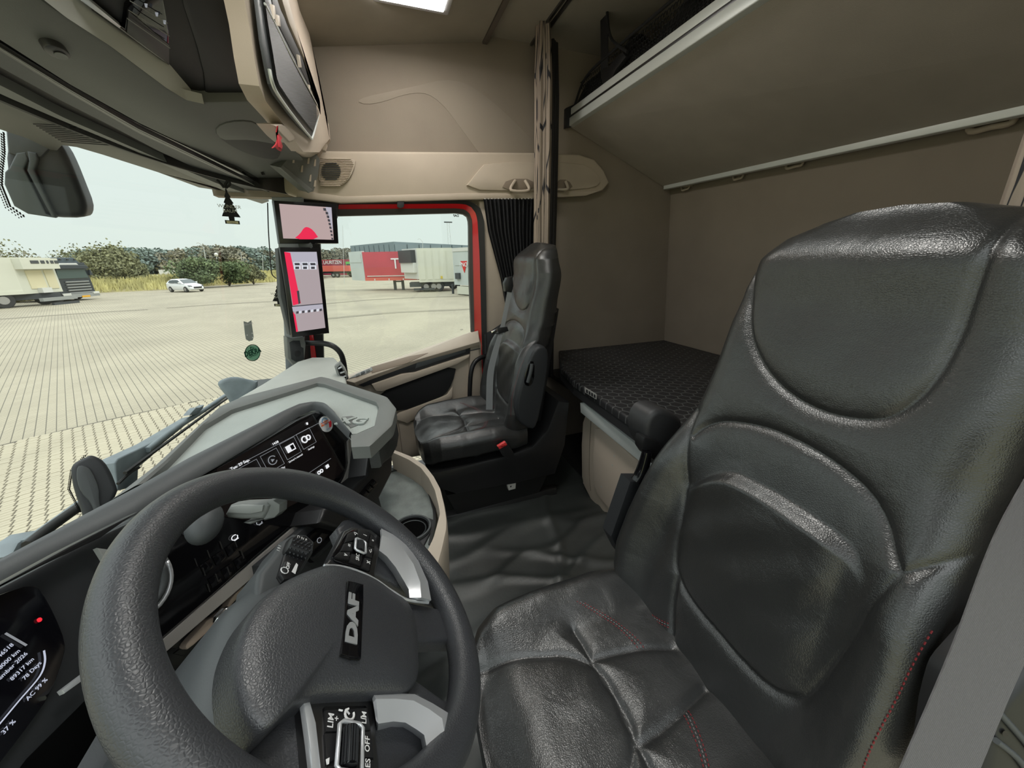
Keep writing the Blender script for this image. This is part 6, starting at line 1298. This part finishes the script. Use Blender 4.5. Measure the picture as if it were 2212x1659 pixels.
# camera / rain sensor housing at the top centre of the windscreen
CHP = np.array([.62, .56, 1.40]); CH = (CHP, norm(CAM-CHP))
ch = thing('camera_housing', 'large dark grey sensor housing hanging at the top left of the windscreen', 'sensor housing', at(100, 300, CH))
slab('mount', [(10, 268), (70, 258), (105, 270), (130, 300), (90, 340), (60, 345), (15, 330)], CH, .08, SLATE, ch, .01, off=.01)
slab('body', chaikin([at(*p, CH) for p in ((8, 395), (14, 372), (10, 330), (22, 290), (75, 285), (120, 300), (135, 315), (152, 350), (170, 395), (188, 440), (187, 462), (178, 471), (120, 470), (60, 462), (30, 445))], 1), CH, .12, SLATE2, ch, .02, off=.0, seg=5)
slab('pale_cover', [(10, 372), (20, 362), (35, 330), (55, 328), (60, 345), (52, 365), (75, 410), (100, 462), (120, 471), (60, 462), (30, 445), (9, 398)], CH, .02, mat('cover_grey_green', (.075, .085, .085), .5), ch, .006, off=.012, seg=3)
slab('middle_cover', [(58, 326), (78, 330), (82, 345), (75, 368), (98, 420), (122, 470), (112, 470), (88, 425), (58, 368), (62, 348)], CH, .02, mat('cover_mid_grey', (.055, .062, .063), .5), ch, .004, off=.016, seg=3)
# black dotted print on the glass next to it
V = []; Fc = []
for k in range(34):
    y0 = 288+k*5.4; xb = np.interp(y0, (288, 330, 370, 400, 445, 470), (12, 14, 9, 8, 26, 60))
    for j in range(3):
        c = at(xb-4-j*5, y0+2*j, ('y', .60)); b0 = len(V); s = .0022-.0005*j
        V += [c+(-s, 0, -s), c+(s, 0, -s), c+(s, 0, s), c+(-s, 0, s)]; Fc.append((b0, b0+1, b0+2, b0+3))
fd2 = obj('dotted_print', (V, Fc), RUBBER, wm); fd2['kind'] = 'stuff'
# lower sensor housing standing on the dashboard
LHP = np.array([-.16, .56, .80]); LH = (LHP, norm(CAM-LHP))
lh = thing('sensor_housing', 'dark sensor housing at the foot of the windscreen beside the wiper', 'sensor housing', at(200, 1100, LH))
slab('body', chaikin([at(*p, LH) for p in ((153, 1012), (160, 1000), (186, 987), (196, 983), (208, 986), (225, 996), (240, 1020), (250, 1045), (256, 1064), (215, 1130), (180, 1130), (176, 1105), (160, 1060), (154, 1030))], 1), LH, .07, SLATE2, lh, .012, seg=4)
slab('front_cover', chaikin([at(*p, LH) for p in ((165, 1014), (172, 1004), (190, 1008), (200, 1018), (215, 1054), (215, 1080), (220, 1105), (205, 1112), (196, 1085), (175, 1064), (166, 1040))], 1), LH, .01, SLATE, lh, .004, off=.006)
V = []; Fc = []
for k in range(36):
    t_ = k/35; x0 = np.interp(t_, (0, .25, .6, 1), (186, 158, 152, 176)); y0 = 985+t_*120
    for j in range(2):
        c = at(x0-2-j*3.5, y0, (np.array([-.16, .60, .86]), (0, 1, 0))); s = .0017-.0005*j; b0 = len(V); V += [c+(-s, 0, -s), c+(s, 0, -s), c+(s, 0, s), c+(-s, 0, s)]; Fc.append((b0, b0+1, b0+2, b0+3))
fd3 = obj('dotted_print', (V, Fc), RUBBER, wm); fd3['kind'] = 'stuff'
# wipers outside
WP = ('y', .72)
BLU = mat('dusty_wiper_plastic', (.22, .26, .28), .55, vary=.15, vscale=20)
wi = thing('wiper', 'dusty blue-grey wiper arm lying along the windscreen bottom edge', 'wiper', at(260, 1020, WP))
slab('arm_root', [(249, 1000), (256, 990), (330, 955), (420, 900), (432, 897), (400, 920), (345, 965), (330, 985), (300, 1010), (298, 1050), (255, 1060)], WP, .04, BLU, wi, .006, seg=3)
tube('arm', pts3([(318, 972), (380, 925), (450, 880), (490, 853), (524, 836)], ('y', .715)), .009, BLU, wi, 8, 5)
tube('blade', pts3([(270, 1022), (330, 978), (430, 905), (480, 868), (526, 838)], ('y', .69)), .005, RUBBER, wi, 6, 5)
slab('joint', [(412, 893), (424, 880), (432, 880), (442, 874), (438, 884), (425, 895), (410, 897)], ('y', .70), .02, BLU, wi, .003)
tube('hose', pts3([(255, 1045), (280, 1022), (300, 1010)], ('y', .69)), .004, RUBBER, wi, 6, 4)
wi2 = thing('wiper', 'second wiper partly hidden behind the dash at the lower left', 'wiper', at(60, 1180, WP))
tube('blade', pts3([(60, 1178), (110, 1138), (175, 1092)], ('y', .70)), .010, RUBBER, wi2, 8, 4)
tube('arm', pts3([(50, 1172), (110, 1130), (172, 1085)], ('y', .72)), .006, BLU, wi2, 8, 4)
slab('arm_cap', [(25, 1200), (40, 1172), (80, 1145), (98, 1143), (90, 1155), (60, 1175), (40, 1205)], WP, .04, BLU, wi2, .006)
# camera arm cover outside the far corner
MCP = at(510, 840, ('y', .60)); MC = (MCP, norm(CAM-MCP))
mc = thing('mirror_arm_cover', 'dusty blue-grey exterior camera arm cover beyond the passenger windscreen corner', 'mirror cover', at(520, 850, MC))
slab('shell', chaikin([at(*p, MC) for p in ((469, 828), (476, 820), (505, 812), (540, 820), (563, 824), (540, 860), (500, 880), (492, 860), (474, 838))], 1), MC, .12, BLU, mc, .02, seg=4)
# windscreen stickers (inside of the glass)
GP = ((.72, YG(.72)-.012, .95), norm([-.42, -.9, 0]))
tg_ = thing('toll_tag', 'grey pointed tag stuck on the windscreen above the round badge', 'tag', at(540, 735, GP))
slab('body', chaikin([at(*p, GP) for p in ((527, 695), (527, 694), (536, 697), (543, 692), (543, 692), (548, 728), (546, 735), (539, 737), (532, 733), (530, 722))], 0), GP, .002, translucent('tag_grey', (.42, .44, .42)), tg_, 0)
for c in ((534, 724), (545, 720), (546, 729)): slab('tag_hole', [(c[0]-1.3, c[1]-1.3), (c[0]+1.3, c[1]-1.3), (c[0]+1.3, c[1]+1.3), (c[0]-1.3, c[1]+1.3)], GP, .0005, WHITE, tg_, 0, off=.001)
gx = norm(np.cross([0, 0, 1], GP[1])); gx = gx if gx[0] > 0 else -gx
text('lettering', 'TOLL-TAG', at(537, 700, (GP[0]+GP[1]*.001, GP[1])), gx, (0, 0, 1), .010, WHITE, tg_, .0001)
bd_ = thing('round_badge', 'round green inspection badge stuck low on the windscreen', 'sticker', at(546, 779, GP)); P0 = at(545.5, 762, GP); rr_ = np.linalg.norm(at(562, 762, GP)-P0)
GRB = translucent('badge_green', (.30, .50, .38)); GRD = translucent('badge_dark_green', (.03, .10, .07))
rz_ = np.linalg.norm(at(545.5, 744, GP)-P0)
disc = lambda k, o: [P0+GP[1]*o+gx*rr_*k*math.cos(a)+np.array([0, 0, 1])*rz_*k*math.sin(a) for a in np.linspace(0, 6.283, 32, endpoint=False)]
obj('rim', tube_vf(disc(.96, .001), .0016, 6, closed=True), GRD, bd_); obj('disc', prism(disc(.9, .001), GP[1]*.0006), GRB, bd_)
text('lettering', 'DEKRA', P0+GP[1]*.002+np.array([0, 0, .002]), gx, (0, 0, 1), .028, GRD, bd_, .0002, bold=.0008); text('lettering', 'GEPRÜFT', P0+GP[1]*.002-np.array([0, 0, rz_*.35]), gx, (0, 0, 1), .012, GRD, bd_, .0002)
z3 = np.array([0, 0, 1]); obj('triangle_mark', tube_vf([P0+GP[1]*.0025+gx*a*rr_+z3*b*rz_ for a, b in ((-.2, .35), (.25, .52), (-.15, .75), (-.2, .35))], .0018, 4), GRD, bd_)
# air fresheners, tree outline
def freshener(label, pl, top, tip, base, wpx, hook):
    t = thing('air_freshener', label, 'air freshener', at(*tip, pl)); P = at(*tip, pl); Q = at(*base, pl); upv = norm(P-Q); n = np.array(plane(pl)[1]); n = n if np.dot(CAM-P, n) > 0 else -n; x = norm(np.cross(upv, n)); L = np.linalg.norm(P-Q); w0 = L*.24
    prof = [(0, .0), (.12, .10), (.10, .13), (.32, .26), (.22, .28), (.50, .42), (.36, .44), (.68, .58), (.52, .60), (.85, .74), (.95, .80), (.3, .80), (.28, .9), (.75, .9), (.75, 1.0)]
    q = [P+x*w0*a-upv*L*b for a, b in prof]+[P-x*w0*a-upv*L*b for a, b in prof[::-1][:-1]]
    obj('card', prism(q, -n*.0015), BLACKF, t)
    obj('base_label', prism([P+n*.0006+x*w0*a-upv*L*b for a, b in ((-.6, .915), (.6, .915), (.6, .985), (-.6, .985))], n*.0003), mat('label_cream', (.6, .55, .35), .6), t)
    text('lettering', 'WUNDER', P+n*.0008-upv*L*.52, x, upv, L*.13, mat('lettering_grey', (.45, .45, .4), .6), t, .0001); text('lettering', 'BAUM', P+n*.0008-upv*L*.64, x, upv, L*.13, mat('lettering_grey', (.45, .45, .4), .6), t, .0001); text('lettering', 'Tree-co', P+n*.0012-upv*L*.95, x, upv, L*.05, BLACKP, t, .0001)
    tube('string', [at(*top, pl), (at(*top, pl)+P)/2+x*.003, P], .0012, BLACKF, t, 5, 4)
    if hook: obj('plastic_bow', tube_vf(smooth_path(pts3([(468, 388), (474, 394), (480, 400), (484, 404), (492, 390), (497, 398), (488, 406)], pl), 3), .004, 6), BLACKF, t)
FPp = at(487, 404, ('y', .45)); freshener('black tree-shaped air freshener hanging from the header in the windscreen', (FPp, norm(CAM-FPp)), (484, 395), (487, 404), (503, 484), 26, True)
FPq = at(600, 607, ('x', .925)); freshener('black tree-shaped air freshener hanging on the cable by the lower monitor', (FPq, norm(CAM-FPq)), (601, 600), (600, 607), (604, 662), 18, False)
# ================================================================ overhead locker
lk = thing('overhead_locker', 'beige overhead locker front with black mesh pocket at the top', 'locker', (.6, .17, 1.7))
LB = ('y', .225); LF_ = ('y', .15); XR = ('x', 1.0)
back_px = [at(478, -60, LB), at(490, 0, LB), at(508, 60, LB), at(525, 120, LB), at(545, 190, LB), at(560, 220, LB), at(590, 255, LB), at(622, 300, LB), at(640, 329, LB), np.array([1.04, .225, 1.60]), np.array([1.05, .225, 1.70])]
front_px = [at(516, -60, LF_), at(528, 0, LF_), at(540, 60, LF_), at(550, 130, LF_), at(560, 186, LF_), at(575, 220, LF_), at(605, 258, LF_), at(636, 302, LF_), at(655, 328, LF_), at(690, 329, XR), at(712, 300, XR)]
back2 = [p+np.array([0, .02, .02]) for p in back_px]
loft('front_bevel', [resample(back2, 60), resample(back_px, 60), resample(np.array(back_px)*.5+np.array(front_px)*.5+(0, 0, -.003), 60), resample(front_px, 60)], BEIGE, lk, angle=60)
cx_ = at(560, -60, LF_)
face_poly = front_px+[at(706, 250, XR), at(690, 170, XR), at(672, 90, XR), at(652, 0, XR), at(640, -60, XR), np.array([.2, .13, 2.05]), np.array([-.2, .15, 1.9])]
obj('front_face', prism(face_poly, (0, .03, 0), 0), BEIGE, lk, angle=40)
MF = ((.5, .138, 1.6), (0, 1, .0))
npx = [(556, -10), (568, -10), (576, 10), (592, 48), (625, 115), (660, 180), (691, 236), (684, 262), (676, 292), (668, 293), (630, 245), (600, 200), (590, 180), (583, 150), (572, 90)]
slab('pocket_frame', [(552, -40), (575, -40), (608, 30), (650, 120), (694, 222), (696, 242), (680, 294), (670, 297), (628, 248), (596, 205), (586, 182), (579, 150), (568, 90)], MF, .006, SLATE, lk, .002, off=.004)
nm_ = slab('mesh_pocket', [(566, -40), (577, -10), (592, 48), (625, 115), (660, 180), (691, 238), (684, 262), (677, 284), (640, 238), (604, 185), (598, 170), (590, 120), (580, 60)], MF, .004, mat('pocket_mesh_black', (.02, .02, .02), .6), lk, .001, off=.008)
V = []; Fc = []
lx = lambda y: np.interp(y, (-40, 60, 120, 170, 185, 238, 284), (566, 580, 590, 598, 604, 640, 677)); rx_ = lambda y: np.interp(y, (-40, -10, 48, 115, 180, 238, 262, 284), (570, 577, 592, 625, 660, 691, 684, 677))
zz = np.linspace(1.56, 2.1, 120)
P_net = (np.array([.5, .128, 1.6]), np.array([0, 1., 0]))
for k in range(110):
    y0 = -30+k*2.85; a, b = lx(y0), rx_(y0)
    if b-a < 2: continue
    vf = tube_vf([at(a, y0, P_net), at(b, min(y0+(b-a)*.12, 283), P_net)], .0009, 3, cap=False); b0 = len(V); V += vf[0]; Fc += [tuple(i+b0 for i in f) for f in vf[1]]
o = obj('mesh_cords', (V, Fc), mat('mesh_cord_grey', (.06, .06, .06), .6), lk); o['kind'] = 'stuff'
tube('silver_piping', pts3([(582, 150), (588, 178), (600, 204), (630, 246), (668, 293), (676, 294), (690, 240)], (np.array([.5, .13, 1.6]), (0, 1, 0))), .003, ALU, lk, 6, 4)
tube('mesh_edge', pts3([(572, 8), (592, 48), (625, 115), (660, 180), (691, 237)], (np.array([.5, .128, 1.6]), (0, 1, 0))), .0022, ALU, lk, 6, 4)
slab('slot_opening', [(582, -30), (590, -30), (606, 20), (640, 90), (672, 160), (692, 215), (691, 228), (664, 176), (628, 106), (596, 42)], MF, .004, OCD, lk, .001, off=.006)
for q in (((590, 10), (594, 12), (597, 40), (593, 42)), ((600, 32), (604, 34), (607, 58), (603, 56)), ((645, 118), (648, 120), (652, 146), (649, 146)), ((666, 182), (670, 184), (671, 196), (668, 194))): slab('clip', q, MF, .006, BEIGE, lk, .001, off=.012)
slab('top_lip', [(598, -40), (612, -40), (640, 60), (668, 150), (697, 250), (706, 295), (698, 290), (690, 215), (660, 130), (625, 50)], MF, .01, BEIGE2, lk, .003, off=.012)
slab('latch', [(593, 270), (612, 268), (622, 274), (638, 296), (636, 306), (626, 309), (612, 295)], ('y', .146), .03, BEIGE, lk, .005, seg=3)
slab('latch', [(687, 302), (696, 297), (703, 300), (706, 312), (702, 325), (696, 325)], ('x', .98), .03, BEIGE, lk, .004, seg=3)
slab('side_cheek', [(690, 329), (712, 300), (708, 262), (700, 250), (690, 300), (684, 340)], ('x', 1.01), .04, BEIGE, lk, .005)
obj('locker_body', prism([(-.9, .26, 1.62), (1.05, .26, 1.62), (1.05, .26, 2.05), (-.9, .26, 2.05)], (0, .26, 0)), OCD, lk)
rb = thing('red_ribbon', 'small torn red ribbon hanging below the locker latch', 'ribbon', at(598, 286, ('y', .144)))
slab('cloth', [(601, 272), (598, 286), (604, 290), (610, 298), (607, 304), (611, 316), (608, 327), (602, 324), (596, 318), (589, 320), (597, 311), (600, 302)], ('y', .144), .002, mat('red_cloth', (.5, .01, .02), .7), rb, .0005)
slab('fold', [(601, 292), (607, 300), (606, 314), (610, 322), (604, 318), (602, 305)], ('y', .142), .002, mat('red_cloth_b', (.62, .02, .04), .7), rb, .0005)
